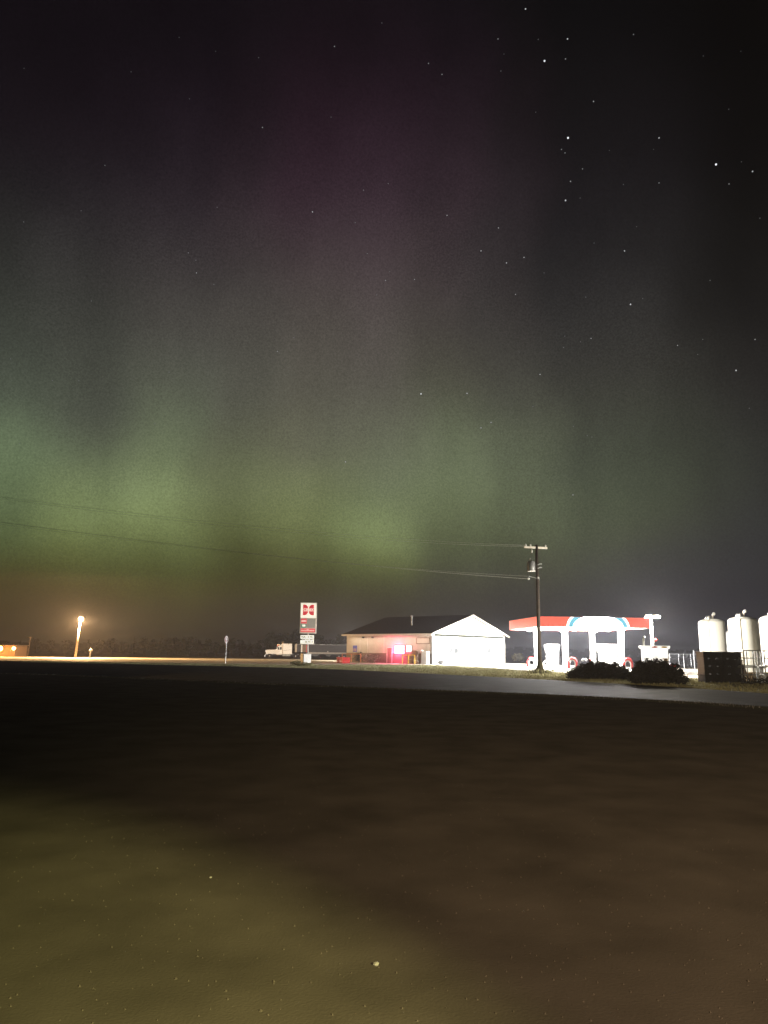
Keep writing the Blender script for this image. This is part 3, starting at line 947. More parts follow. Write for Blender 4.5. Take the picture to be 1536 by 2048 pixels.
# price panel: labels on the left, display on the right, red strip below
px0, px1 = -hw + .17, hw - .17
MB().box(px0 + .85, px1, -.32, -.297, zb + .75, zm - .1).build('price_display', grey_disp, sign)
pl = MB().box(px0, px0 + .8, -.32, -.297, zm - .78, zm - .1).build('grade_label', red_lit, sign)
MB().box(px0 + .06, px0 + .74, -.33, -.322, zm - .58, zm - .3).build('grade_print', pink_lit, pl)
pl = MB().box(px0, px0 + .8, -.32, -.297, zb + .75, zm - .82).build('grade_label', green_lit, sign)
pl['label'] = 'green fuel grade label'
MB().box(px0 + .2, px0 + .62, -.33, -.322, zb + .95, zb + 1.2).build('grade_print', cream_lit, pl)
st_ = MB().box(px0, px1, -.32, -.297, zb + .16, zb + .68).build('red_strip', red_lit, sign)
xx = px0 + .08
random.seed(3)
k = 0
while xx < px1 - .16:
    h_ = .2 if k not in (5, 6) else .3
    MB().box(xx, xx + .11, -.33, -.322, zb + .3, zb + .3 + h_).build('print_stroke', pink_lit, st_)
    xx += .152; k += 1
# letter board
zr0, zr1 = sz(1288), sz(1270)
MB().bbox(-hw + .12, hw - .3, -.16, .16, zr0, zr1, .03).build('reader_board', M_['trim'], sign)
MB().box(-hw + .17, hw - .35, -.18, -.163, zr0 + .05, zr1 - .05).build('reader_face', reader_lit, sign)
cxr = -.09
dz = (zr1 - zr0) / 3.5
for k, words in enumerate((((-.62, 'TUN'), (.1, '8'), (.55, 'TO')), ((-.68, 'MON'), (.0, 'TO'), (.62, 'SAT')), ((-.62, '1'), (-.2, '30'), (.28, 'TO'), (.72, '3')))):
    for wx, body in words:
        text('reader_word', body, .30, black_print, sign, (cxr + .06 + wx * .92, -.19, zr1 - dz * (.82 + .95 * k)), bold=.012)
# base cabinet, seen on its corner
bx = thing('base_box', 'white metal box with left side coloured dark as shade at the foot of the price sign', 'electrical box', (P(611, 1326, 101).x, 100.9, 0), R(30))
MB().bbox(-.55, .55, -.55, .45, 0, 1.32, .03).build('body', M_['grey'], bx)
MB().box(-.52, .56, -.585, -.552, .04, 1.3).build('front_panel', M_['white'], bx)
MB().box(-.6, .6, -.6, .5, 1.322, 1.37).build('lid', M_['trim'], bx)
MB().box(-.58, -.552, -.5, .4, .05, 1.28).build('shade_panel', M_['dark'], bx)  # shade of the left face put into a dark panel colour

# ------------------------------------------------------------------ octagonal road sign
oc = P(450.5, 1326, 98)
t = thing('road_sign', 'octagonal road sign on a thin post seen nearly edge-on', 'road sign', (oc.x, 98, 0), R(253))
MB().tube([(0, 0.03, 0), (0, 0.03, 3.5)], .04, 6).build('post', M_['steel'], t)
def octo(r, z, y0, y1):
    return MB().prism([(r * math.cos(R(22.5 + 45 * k)), z + r * math.sin(R(22.5 + 45 * k))) for k in range(8)], y0, y1, 'y')
octo(.5, 3.1, -.03, 0).build('plate', M_['white'], t)
octo(.42, 3.1, -.036, -.031).build('red_face', M_['red'], t)
octo(.42, 3.1, .001, .006).build('back_face', M_['grey'], t)

# ------------------------------------------------------------------ street lamp, marker post, shed with lamps
sod = (1.0, 0.56, 0.22)
sod_lens = mat('lit sodium lens', (.9, .6, .3), .3, emit=(1, .62, .26), estr=90)
LY = 146
a_, b_ = P(150.5, 1315, LY), P(161.5, 1237, LY)
t = thing('street_lamp', 'leaning pale street lamp with glaring sodium lamp', 'street lamp', (a_.x, LY, 0))
dx, hz = b_.x - a_.x, b_.z
MB().tube([(0, 0, 0), (dx, 0, hz + .3)], [.24, .17], 10).build('pole', M_['pole'], t, True)
MB().tube([(dx, 0, hz + .2), (dx + .35, -.1, hz + .45), (dx + .45, -.2, hz + .4)], .06, 8).build('arm', M_['grey'], t, True)
hd = MB().lathe([(.08, .42), (.3, .3), (.36, .12), (.3, .05)], 12, (dx + .35, -.3, hz)).build('lamp_head', M_['grey'], t, True)
MB().ball((dx + .2, -.3, hz - .06), .45, 12).build('lamp_lens', sod_lens, t, True)
lamp('POINT', 'street_light', t, (dx + .35, -.75, hz - .35), 120000, sod, .25)
lamp('SPOT', 'street_beam', t, (dx + .35, -.75, hz - .38), 100000, (1, .66, .31), .25, target=(60, -10, 0), spot=R(66), blend=1.0)
p = P(179, 1316, 143)
t = thing('marker_post', 'short white post with rounded cap just right of the street lamp', 'post', (p.x, 143, 0), 0)
MB().tube([(0, 0, 0), (.12, 0, 1.3)], .13, 8).build('post', M_['white'], t)
MB().lathe([(.14, 0), (.33, .05), (.33, .25), (.2, .42), (.03, .5)], 10, (.12, 0, 1.28)).build('cap', M_['white'], t, True)
# shed at the left edge with two wall lamps
HY = 150
t = thing('shed', 'low dark shed at the left edge lit orange by its wall lamps', 'shed', (P(0, 1310, HY).x, HY + .3, 0), 0)
xr = P(28, 1300, HY).x - P(0, 1300, HY).x
ztop = P(10, 1288, HY).z
MB().box(-9, xr, 0, 5, 0, ztop - .35).build('wall', mat('dark brown boards', (.035, .02, .012), .8), t)
MB().prism([(-9.3, ztop - .33), (xr + .3, ztop - .33), (xr + .3, ztop - .2), (-9.3, ztop - .2)], -.35, 5.3, 'y').build('roof', M_['roof'], t)
MB().box(-4.5, -2.0, -.03, 0, 0, 2.1).build('door', M_['brown'], t)
orange_lens = mat('lit orange lens', (.9, .5, .2), .3, emit=(1, .44, .10), estr=40)
for px, pw in ((1, 3400), (32.5, 1300)):
    q = P(px, 1297, HY)
    x = q.x - P(0, 1310, HY).x
    x = min(x, xr - .12) if px > 5 else x
    hd = MB().bbox(x - .22, x + .22, -.34, -.003, q.z - .1, q.z + .32).build('wall_lamp', M_['dark'], t)
    MB().ball((x, -.45, q.z), 0.5 if px < 5 else .34, 8).build('lens', orange_lens, hd, True)
    lamp('POINT', 'wall_lamp_light', t, (x, -1.1, q.z - .1), pw, (1.0, .38, .08), .2)
p = P(55, 1311, 160)
t = thing('far_post', 'thin dark utility post right of the sodium lit shed', 'utility pole', (p.x, 160, 0))
MB().tube([(0, 0, 0), (0.25, 0, P(55, 1273, 160).z)], [.13, .1], 7).build('pole', M_['wood'], t)
MB().box(-.35, .75, -.05, .05, P(55, 1276, 160).z, P(55, 1275, 160).z + .05).build('crossarm', M_['wood'], t)

# ------------------------------------------------------------------ semi truck and trailer
TY = 190
tp = P(529, 1315, TY)
YAW = R(12)
tr_mat = mat('white truck paint', (.72, .70, .66), .35, vary=.04)
truck = thing('semi_truck', 'white long-nose semi truck with tall sleeper facing left', 'truck', (tp.x, TY, 0), YAW)
# local: nose at x=0, length towards +x, width y 0..2.45
W2 = 2.45
MB().prism([(.35, 1.05), (.35, 1.95), (.9, 2.08), (2.9, 2.12), (2.9, 1.0)], .35, W2 - .35, 'y').build('hood', tr_mat, truck)
gr = MB().box(.22, .345, .6, W2 - .6, .75, 1.95).build('grille', M_['chrome'], truck)
for k in range(6):
    MB().box(.19, .215, .72 + k * .18, .80 + k * .18, .85, 1.85).build('grille_bar', M_['dark'], gr)
MB().bbox(-.05, .25, .05, W2 - .05, .35, .8, .04).build('bumper', M_['chrome'], truck)
for y in (.28, W2 - .28):
    h_ = MB().bbox(.28, .62, y - .2, y + .2, 1.0, 1.38).build('headlight', M_['chrome'], truck)
    MB().box(.262, .279, y - .15, y + .15, 1.06, 1.32).build('lens', M_['white'], h_)
    MB().prism([(.55, .95), (.75, 1.35), (1.3, 1.45), (1.9, 1.35), (2.1, .95), (1.85, .95), (1.65, 1.2), (1.0, 1.2), (.8, .95)], y - .27, y + .27, 'y').build('fender', tr_mat, truck)
MB().prism([(2.9, .9), (2.9, 2.15), (3.35, 3.0), (4.45, 3.05), (4.45, .9)], .15, W2 - .15, 'y').build('cab', tr_mat, truck)
MB().prism([(2.93, 2.2), (3.28, 2.86), (3.24, 2.9), (2.89, 2.24)], .3, W2 - .3, 'y').build('windscreen', M_['glass'], truck)
for x0, x1 in ((3.32, 3.72), (3.85, 4.3)):
    MB().box(x0, x1, .12, .147, 2.1, 2.78).build('side_window', M_['glass'], truck)
dd = MB().box(3.2, 4.4, .125, .148, .95, 2.05).build('door', tr_mat, truck)
MB().box(4.15, 4.3, .10, .124, 1.55, 1.62).build('handle', M_['chrome'], dd)
MB().prism([(3.05, 3.02), (3.3, 3.3), (3.65, 3.05)], .25, W2 - .25, 'y').build('sun_visor', M_['red'], truck)
MB().prism([(3.75, 3.06), (4.45, 3.62), (4.45, 3.06)], .2, W2 - .2, 'y').build('roof_fairing', tr_mat, truck)
sl_ = MB().bbox(4.47, 7.0, .05, W2 - .05, 1.0, 3.68, .06).build('sleeper', tr_mat, truck)
MB().prism([(4.7, 1.9), (5.8, 2.08), (6.8, 2.15), (6.8, 2.08), (5.8, 2.0), (4.7, 1.82)], .03, .047, 'y').build('swoosh_stripe', M_['grey'], sl_)
for x in (3.35, 3.75):
    MB().ball((x, .8 if x < 3.5 else 1.6, 3.35), .08).build('marker_lamp', mat('lit amber lens', (.8, .5, .2), .3, emit=(1, .6, .3), estr=6), truck)
MB().tube([(3.1, .8, .72), (4.35, .8, .72)], .32, 12).build('fuel_tank', M_['chrome'], truck, True)
MB().bbox(4.6, 6.6, .15, .6, .45, .98).build('tool_box', mat('blue grey steel', (.34, .38, .40), .6), truck)
MB().box(.6, 10.0, .75, W2 - .75, .72, .98).build('chassis', M_['dark'], truck)
for y in (.02, W2 - .02):
    MB().tube([(4.55 + .02, y, 1.2), (4.57, y, 4.1)], .07, 8).build('exhaust_stack', M_['chrome'], truck)
    MB().bbox(2.95, 3.05, y - .2, y + .03, 2.3, 2.85, .01).build('mirror', M_['chrome'], truck)
wheel_mesh = {}
def wheel(parent, x, y, r=.52, w=.3):
    tb = MB().lathe([(r * .6, -w / 2), (r * .93, -w / 2), (r, -w * .3), (r, w * .3), (r * .93, w / 2), (r * .6, w / 2)], 16)
    tb.v = [(p[0], p[2], p[1]) for p in tb.v]
    o = tb.build('wheel', M_['rubber'], parent, True, (x, y, r))
    rb = MB().lathe([(.03, -w / 2 - .04), (r * .25, -w / 2 - .05), (r * .3, -w / 2), (r * .6, -w * .45), (r * .6, w * .45), (.05, w * .5)], 14)
    rb.v = [(p[0], p[2], p[1]) for p in rb.v]
    rb.build('rim', M_['steel'], o, True)
    return o
for y in (.28, W2 - .28):
    wheel(truck, 1.33, y)
    wheel(truck, 8.0, y, w=.5); wheel(truck, 9.25, y, w=.5)

e1 = Vector((math.cos(YAW), math.sin(YAW), 0))
tl = tp + e1 * 7.75
trl = thing('trailer', 'long dark grain trailer with pale lower rail behind the white truck', 'trailer', (tl.x, tl.y, 0), YAW)
TL = 14.6
dk = mat('dark tarped side', (.03, .028, .036), .6, vary=.3)
MB().box(.5, TL, .1, W2 - .1, 1.55, 3.45).build('body', dk, trl)
MB().prism([(0.06, 1.5), (.0, 3.2), (.18, 3.6), (.46, 3.7), (.46, 1.5)], .08, W2 - .08, 'y').build('nose_panel', M_['tan'], trl)
MB().box(1.55, 1.9, .06, .097, 1.5, 3.5).build('chrome_post', M_['white'], trl)
MB().box(2.9, 3.25, .06, .097, 1.5, 3.5).build('red_post', M_['red'], trl)
MB().box(1.93, 2.87, .07, .097, 1.55, 3.4).build('brown_panel', M_['brown'], trl)
for k in range(9):
    x = 3.9 + k * 1.25
    MB().box(x, x + .08, .07, .097, 1.6, 3.4).build('rib', dk, trl)
MB().box(.5, TL, .05, .15, 3.452, 3.56).build('top_rail', M_['grey'], trl)
MB().box(3.3, TL, .05, W2 - .05, 1.15, 1.545).build('lower_rail', mat('dull aluminium', (.36, .34, .33), .6), trl)
for x0, x1 in ((4.0, 6.9), (7.6, 10.2)):
    MB().prism([(x0, 1.3), (x1, 1.3), (x1 - 1.0, .55), (x0 + 1.0, .55)], .4, W2 - .4, 'y').build('hopper', M_['dark'], trl)
MB().prism([(10.3, 1.3), (TL, 1.3), (TL, .95), (10.8, .95)], .5, W2 - .5, 'y').build('bogie_frame', M_['dark'], trl)
for y in (.28, W2 - .28):
    wheel(trl, 11.6, y, w=.5); wheel(trl, 12.9, y, w=.5)
MB().tube([(3.6, .3, .05), (3.6, .3, 1.3)], .07, 6).build('landing_leg', M_['steel'], trl)
MB().ball((8.6, .05, 1.75), .12).build('side_lamp', M_['white'], trl)

# ------------------------------------------------------------------ canopy
CYAW = R(5)
k0 = P(1079, 1330, 85)
can = thing('fuel_canopy', 'flat fuel canopy with red fascia, white arch and glaring downlights', 'canopy', (k0.x, 85, 0), CYAW)
CW, CD = 13.35, 13.0
ZB, ZT = P(1090, 1253.5, 85).z, P(1090, 1233, 85).z
red_fas = mat('lit red fascia', (.6, .06, .04), .4, vary=.05, emit=(1.0, .145, .085), estr=.80)
white_fas = mat('lit white arch', (.85, .85, .83), .4, vary=.03, emit=(1, .94, .99), estr=320)
blue_fas = mat('lit blue band', (.15, .45, .6), .4, vary=.05, emit=(.14, .50, .70), estr=.7)
under = mat('white canopy underside', (.82, .82, .80), .5, vary=.04)
MB().box(.12, CW - .12, .12, CD - .12, ZB + .05, ZB + .25).build('underside', under, can)
MB().box(.12, CW - .12, .12, CD - .12, ZT - .3, ZT - .2).build('roof_deck', M_['roof'], can)
MB().box(0, CW, 0, .1, ZB, ZT).build('front_fascia', red_fas, can)
MB().box(0, .1, .103, CD - .103, ZB, ZT).build('left_fascia', red_fas, can)
MB().box(CW - .1, CW, .103, CD - .103, ZB, ZT).build('right_fascia', red_fas, can)
MB().box(0, CW, CD - .1, CD, ZB, ZT).build('rear_fascia', red_fas, can)
MB().box(-.02, CW + .02, -.02, CD + .02, ZT + .003, ZT + .06).build('top_trim', M_['dark'], can)
# arch on the front fascia: blue band, white line, white field
cxa = 7.15
def arch(r0, r1, z0=ZB, z1=ZT):
    """band between two flattened ellipses, clipped to the fascia"""
    pts_o, pts_i = [], []
    for k in range(25):
        a = math.pi * k / 24
        for rr, lst in ((r1, pts_o), (r0, pts_i)):
            x = cxa + rr * math.cos(a); z = z0 + (rr - 2.05) * .72 * math.sin(a) if rr > 2.06 else z0
            lst.append((x, min(z, z1)))
    return pts_o, pts_i
def half_ellipse(rx, rz, y0, y1):
    pts = []
    for k in range(41):
        a = math.pi * k / 40
        z = ZB + .02 + rz * math.sin(a)
        pts.append((cxa + rx * math.cos(a), min(z, ZT - .015)))
    return MB().prism(pts, y0, y1, 'y')
half_ellipse(3.78, 2.25, -.02, -.003).build('arch_outline', mat('lit white arch line', (.85, .85, .83), .4, vary=.03, emit=(1, .99, .95), estr=2.5), can)
half_ellipse(3.55, 1.98, -.03, -.022).build('arch_band', blue_fas, can)
half_ellipse(2.95, 1.36, -.04, -.032).build('arch_field', white_fas, can)
# columns
def cl(px, d):
    best = min(np.linspace(0, CW, 600), key=lambda a: abs(to_px(k0.x + a * math.cos(CYAW) - d * math.sin(CYAW), 85 + a * math.sin(CYAW) + d * math.cos(CYAW))[0] - px))
    return float(best)
white_col = mat('white column cladding', (.82, .82, .8), .4, vary=.04)
cols = [(cl(1131, 2.5), 2.5), (cl(1243, 2.5), 2.5), (cl(1074, 10.5), 10.5), (cl(1186, 10.5), 10.5)]
for x, d in cols:
    MB().bbox(x - .28, x + .28, d - .28, d + .28, .16, ZB + .05, .04).build('column', white_col, can)
# downlights
cool = (1, .97, .92)
lens_m = mat('lit downlight lens', (.9, .9, .9), .3, emit=(1, .98, .93), estr=28)
for ix, x in enumerate((2.0, 6.4, 10.8)):
    for iy, d in enumerate((1.6, 6.0, 10.6)):
        f = MB().bbox(x - .33, x + .33, d - .33, d + .33, ZB - .05, ZB + .048, .03).build('downlight', M_['white'], can)
        MB().lathe([(.26, -.13), (.28, -.02), (.28, 0)], 12, (x, d, ZB - .055)).build('lens', lens_m, f)
        lamp('POINT', 'canopy_lamp', can, (x, d, ZB - .42), 9000, cool, .3)
# islands
def cw_(a, d):
    return Vector((k0.x + a * math.cos(CYAW) - d * math.sin(CYAW), 85 + a * math.sin(CYAW) + d * math.cos(CYAW), 0))
def island(a0, a1, d):
    p = cw_((a0 + a1) / 2, d)
    w = (a1 - a0) / 2
    r = .6
    pts = [(w - r + r * math.cos(R(-90 + 15 * k)), r * math.sin(R(-90 + 15 * k))) for k in range(13)] + [(-w + r + r * math.cos(R(90 + 15 * k)), r * math.sin(R(90 + 15 * k))) for k in range(13)]
    o = MB().prism(pts, .0, .16, 'z').build('pump_island', M_['concrete'], loc=(p.x, p.y, .004), rotz=CYAW)
    return o
tag(island(3.0, 12.2, 2.5), 'raised concrete pump island under the front canopy columns', 'pump island', 'pump islands under the canopy')
tag(island(2.0, 11.6, 10.5), 'raised concrete pump island under the rear canopy columns', 'pump island', 'pump islands under the canopy')
# dispensers
def dispenser(pxc, d, w, h, label, first=None):
    a = cl(pxc, d)
    p = cw_(a, d)
    t = thing('fuel_dispenser', label, 'fuel dispenser', (p.x, p.y, .164), CYAW, 'fuel dispensers under the canopy')
    MB().bbox(-w / 2, w / 2, -.35, .35, 0, .22, .02).build('plinth', M_['grey'], t)
    MB().bbox(-w / 2 + .1, w / 2 - .1, -.32, .32, .223, h * .62, .03).build('cabinet', M_['white'], t)
    MB().prism([(-w / 2 + .02, h * .62 + .003), (w / 2 - .02, h * .62 + .003), (w / 2 + .08, h), (-w / 2 - .08, h)], -.36, .36, 'y').build('head', M_['white'], t)
    s = MB().box(-w * .3, w * .3, -.378, -.362, h * .70, h * .86).build('screen', M_['grey'], t)
    MB().box(-w * .22, w * .22, -.388, -.38, h * .74, h * .82).build('display', M_['dark'], s)
    MB().box(-w * .3, w * .3, -.335, -.322, .5, h * .5).build('front_panel', M_['trim'], t)
    for sg in (-1, 1):
        MB().tube([(sg * (w / 2 - .05), -.25, h * .6), (sg * (w / 2 + .12), -.3, h * .5), (sg * (w / 2 + .16), -.3, .5), (sg * (w / 2 + .04), -.3, .35), (sg * (w / 2 - .06), -.25, h * .42)], .03, 6).build('hose', M_['dark'], t)
        MB().bbox(sg * (w / 2 - .04) - .05, sg * (w / 2 - .04) + .05, -.3, -.12, h * .38, h * .52, .01).build('nozzle', M_['dark'], t)
    return t
dispenser(1104, 10.5, 1.6, 2.75, 'white fuel dispenser on the rear island beside the utility pole')
dispenser(1215, 6.0 + 4.5, 2.5, 2.85, 'wide white fuel dispenser between the two right canopy columns')
# U-shaped guards
def hoop(px, d, w, h, r, material, label, name='pump_guard'):
    p = cw_(0, d)
    Y = p.y
    q = P(px, 1330, Y)
    t = thing(name, label, 'guard', (q.x, Y, .004), CYAW, 'hoop guards at the pump islands')
    pts = [(-w / 2, 0, 0), (-w / 2, 0, h - w / 2)] + [(-w / 2 * math.cos(R(20 * k)), 0, h - w / 2 + w / 2 * math.sin(R(20 * k))) for k in range(1, 9)] + [(w / 2, 0, h - w / 2), (w / 2, 0, 0)]
    MB().tube(pts, r, 8).build('hoop', material, t, True)
    for x in (-w / 2, w / 2):
        MB().lathe([(r * 1.8, 0), (r * 1.8, .03)], 10, (x, 0, 0)).build('base_plate', M_['grey'], t)
    pi = [(x * .72, -.02, z - r * 1.6 if 0 < k < len(pts) - 1 else z) for k, (x, y, z) in enumerate(pts)]
    MB().tube(pi, r * .55, 8).build('inner_hoop', M_['white'], t, True)
    return t
hoop(1063, 10.5, 1.0, 1.15, .13, M_['red'], 'red hoop guard left of the rear canopy column')
hoop(1145, 2.0, .9, 1.2, .13, M_['red'], 'red hoop guard right of the front left canopy column')
hoop(1256, 1.2, .95, 1.2, .14, M_['red'], 'red hoop guard right of the front right canopy column')
hoop(1092, 9.8, .6, .8, .06, M_['white'], 'small white hoop guard at the left dispenser beside the utility pole')
# jugs of washer fluid on a low rack
q = P(1174, 1320, 86)
t = thing('display_rack', 'low dark display rack right of the red hoop guard under the canopy', 'rack', (q.x, 86.4, .004), CYAW)
MB().box(-.8, .8, -.25, .25, .82, .87).build('shelf', M_['dark'], t)
MB().box(-.8, .8, -.25, .25, .35, .4).build('shelf', M_['dark'], t)
for x in (-.77, .77):
    for y in (-.22, .22):
        MB().box(x - .03, x + .03, y - .03, y + .03, 0, .82).build('leg', M_['dark'], t)
for k, (x, mname, lab) in enumerate(((-.35, 'white', 'left white fluid jug on the low dark rack'), (.02, 'white', 'right white fluid jug on the low dark rack'), (.5, 'red', 'red fluid jug on the low dark rack'))):
    j = thing('jug', lab, 'jug', (q.x + x, 86.4 + x * math.tan(CYAW), .876), CYAW, 'fluid jugs on the rack')
    MB().lathe([(.13, 0), (.14, .2), (.1, .28), (.04, .32)], 10).build('bottle', M_[mname], j, True)
    MB().lathe([(.045, .322), (.045, .37)], 8).build('cap', M_['blue'] if mname == 'white' else M_['dark'], j)
# white picture cabinet right of the canopy
q = P(1311, 1338, 57)
t = thing('merchandiser', 'white cabinet with overhanging top and printed pictures right of the canopy', 'cabinet', (q.x, 57, .006), R(-3))
t.scale = (.72, .72, .80)
wv = 1.27
glow_white = mat('white with added glow', (.8, .8, .78), .4, vary=.03, emit=(1, .98, .92), estr=1.0)  # glow added to body, cap and panel in place of light falling on them
MB().bbox(-wv, wv, -.5, .5, 0, 2.62, .03).build('body', glow_white, t)
MB().prism([(-wv - .12, 2.623), (wv + .12, 2.623), (wv + .2, 2.75), (wv + .2, 2.92), (-wv - .2, 2.92), (-wv - .2, 2.75)], -.62, .6, 'y').build('top_cap', glow_white, t)
for x, mm in ((-.15, 'red'), (.85, 'yellow')):
    MB().prism([(x + .36 * math.cos(R(30 * k)), 2.80 + .085 * math.sin(R(30 * k))) for k in range(12)], -.632, -.622, 'y').build('oval_print', M_[mm], t)
pn = MB().box(-.55, .45, -.515, -.503, .6, 2.2).build('picture_panel', glow_white, t)
random.seed(9)
prn = [mat('mauve picture print', (.35, .26, .3), .5), mat('olive picture print', (.4, .36, .15), .5), mat('dark picture print', (.16, .16, .15), .5)]
for k in range(12):
    x, z, w, h_ = random.uniform(-.5, .3), random.uniform(.65, 1.9), random.uniform(.06, .2), random.uniform(.08, .3)
    pts = [(x + w * math.cos(R(60 * i)) * random.uniform(.5, 1.1), z + h_ * .6 * math.sin(R(60 * i)) * random.uniform(.6, 1.1)) for i in range(6)]
    MB().prism(pts, -.521 - k * .0025, -.516, 'y').build('picture_print', prn[k % 3], pn)
MB().box(.75, 1.2, -.52, -.503, .75, 1.75).build('notice_panel', M_['palewood'], t)
MB().tube([(-1.1, 0, 2.92), (-1.1, 0, 3.55), (-1.02, 0, 3.75), (-.9, 0, 3.7)], .1, 8).build('vent_pipe', M_['white'], t, True)
MB().box(.95, 1.45, -.75, -.55, .0, .5).build('step', M_['palewood'], t)
q = P(1339, 1336, 56)
t = thing('red_tray', 'low red tub with dark rim beside the white picture cabinet', 'tub', (q.x, 56, .006), 0)
t.scale = (.7, .7, 1.5)
MB().bbox(-.65, .6, -.35, .35, .16, .62, .05).build('tub', M_['red'], t)
MB().box(-.75, 1.0, -.45, .45, .03, .157).build('tray', M_['dark'], t)
MB().box(-.9, 1.15, -.1, .1, .004, .027).build('skid', M_['dark'], t)
# floodlight pole
q = P(1307.5, 1336, 59)
t = thing('floodlight_pole', 'glaring white floodlight pole behind the picture cabinet', 'floodlight', (q.x, 59, .006))
zf = P(1307, 1236, 59).z
MB().tube([(0, 0, 0), (0, 0, zf - .1)], [.13, .1], 10).build('pole', M_['white'], t, True)
MB().box(-.55, .6, -.15, .07, zf - .03, zf + .05).build('bracket', M_['grey'], t)
fl_lens = mat('lit floodlight lens', (.9, .9, .9), .3, emit=(1, .82, .48), estr=60)
for x in (-.3, .32):
    hd = MB().bbox(x - .25, x + .25, -.4, -.1, zf + .053, zf + .2, .04).build('flood_head', M_['grey'], t)
    MB().box(x - .25, x + .25, -.43, -.403, zf - .02, zf + .17).build('lens', fl_lens, hd)
    lamp('POINT', 'flood_light', t, (x, -.85, zf - .12), 5000, (1, .92, .78), .25)
MB().ball((.27, 0, P(1314, 1280, 59).z), .13).build('red_lamp', M_['red'], t, True)

# ------------------------------------------------------------------ utility pole with transformer and wires
UY = 64
ub = P(1080, 1345, UY)
ut = P(1073.5, 1090, UY)
ht = ut.z
t = thing('utility_pole', 'wooden utility pole with crossarm and transformer at the verge', 'utility pole', (ub.x, UY, 0), 0)
def uz(py): return P(1076, py, UY).z
MB().tube([(0, 0, 0), (.02, 0, ht)], [.19, .13], 10).build('pole', M_['wood'], t, True)
ca_ = MB().box(-1.15, 1.05, -.07, .07, uz(1097), uz(1093.5)).build('crossarm', M_['trim'], t)
ca_.rotation_euler.z = R(14)
for x in (-1.0, -.55, .9):
    MB().lathe([(.05, 0), (.09, .06), (.06, .12), (.08, .17), (.03, .24)], 8, (x * math.cos(R(14)), x * math.sin(R(14)), uz(1094) + .002)).build('insulator', M_['white'], t, True)
MB().lathe([(.05, 0), (.07, .12), (.05, .3)], 8, (-.42, -.12, uz(1106))).build('cutout', M_['white'], t, True)
tz = uz(1142)
tk = MB().lathe([(.3, 0), (.34, .04), (.34, .78), (.28, .86), (.1, .9)], 14, (-.52, -.12, tz)).build('transformer', M_['grey'], t, True)
MB().lathe([(.04, 0), (.06, .1), (.04, .25)], 8, (-.58, -.12, tz + .88)).build('bushing', M_['white'], tk, True)
MB().lathe([(.36, -.05), (.37, .0)], 14, (-.52, -.12, tz - .01)).build('band', M_['white'], tk)
for z in (uz(1129), uz(1136)):
    MB().tube([(.05, -.1, z - .05), (.25, -.15, z + .05), (.42, -.15, z + .03)], .05, 6).build('bracket', M_['steel'], t)
MB().tube([(-.75, -.1, uz(1153)), (.0, -.1, uz(1157))], .03, 6).build('service_bracket', M_['steel'], t)
for x, py in ((-.8, 1158), (.06, 1156)):
    MB().ball((x, -.16, uz(py)), .1).build('spool', M_['white'], t, True)
MB().tube([(-.85, -.12, uz(1126)), (-.88, -.15, uz(1140)), (-.8, -.15, uz(1154))], .025, 5).build('drop_lead', M_['dark'], t)
MB().lathe([(1.05, .0), (.6, .12), (.34, .38), (.22, .75), (.17, 1.1)], 14).build('earth_mound', M_['earth'], t, True)
tp_ = [ (random.gauss(0, .5), random.gauss(0, .35)) for _ in range(500)]
gb_ = blades('grass_tuft', tp_, .1, .55, .03, M_['grass'])
gb_.parent = t
# off-frame pole that carries the other end
P2 = Vector((-40, 25, 0))
t2 = thing('utility_pole', 'wooden utility pole beyond the left edge of the photo', 'utility pole', P2, 0)
MB().tube([(0, 0, 0), (0, 0, 11.2)], [.19, .13], 10).build('pole', M_['wood'], t2, True)
MB().box(-1.1, 1.1, -.07, .07, 10.5, 10.65).build('crossarm', M_['palewood'], t2)
wire_m = mat('weathered wire', (.5, .48, .44), .6)
def wire(a, b, sag, r, label):
    a, b = Vector(a), Vector(b)
    pts = []
    for k in range(41):
        s = k / 40
        p = a.lerp(b, s)
        p.z -= sag * 4 * s * (1 - s)
        pts.append(p)
    o = MB().tube(pts, r, 5).build('power_wire', wire_m)
    tag(o, label, 'wire', 'wires strung from the utility pole')
top = Vector((ub.x, UY, 0))
wire(top + Vector((-1.0, -.25, uz(1094) + .1)), P2 + Vector((-.9, 0, 10.75)), 1.1, .006, 'topmost power wire running left from the pole crossarm')
wire(top + Vector((-.5, -.14, uz(1096) + .1)), P2 + Vector((.5, 0, 10.75)), 1.3, .005, 'second power wire from the crossarm, close below the topmost')
wire(top + Vector((-.85, -.16, uz(1153))), P2 + Vector((0, -.2, 9.5)), .9, .005, 'upper service wire leaving the pole below the transformer')
wire(top + Vector((-.8, -.2, uz(1158.5))), P2 + Vector((0, -.2, 9.6)), .75, .009, 'lowest service wire leaving the pole below the transformer')

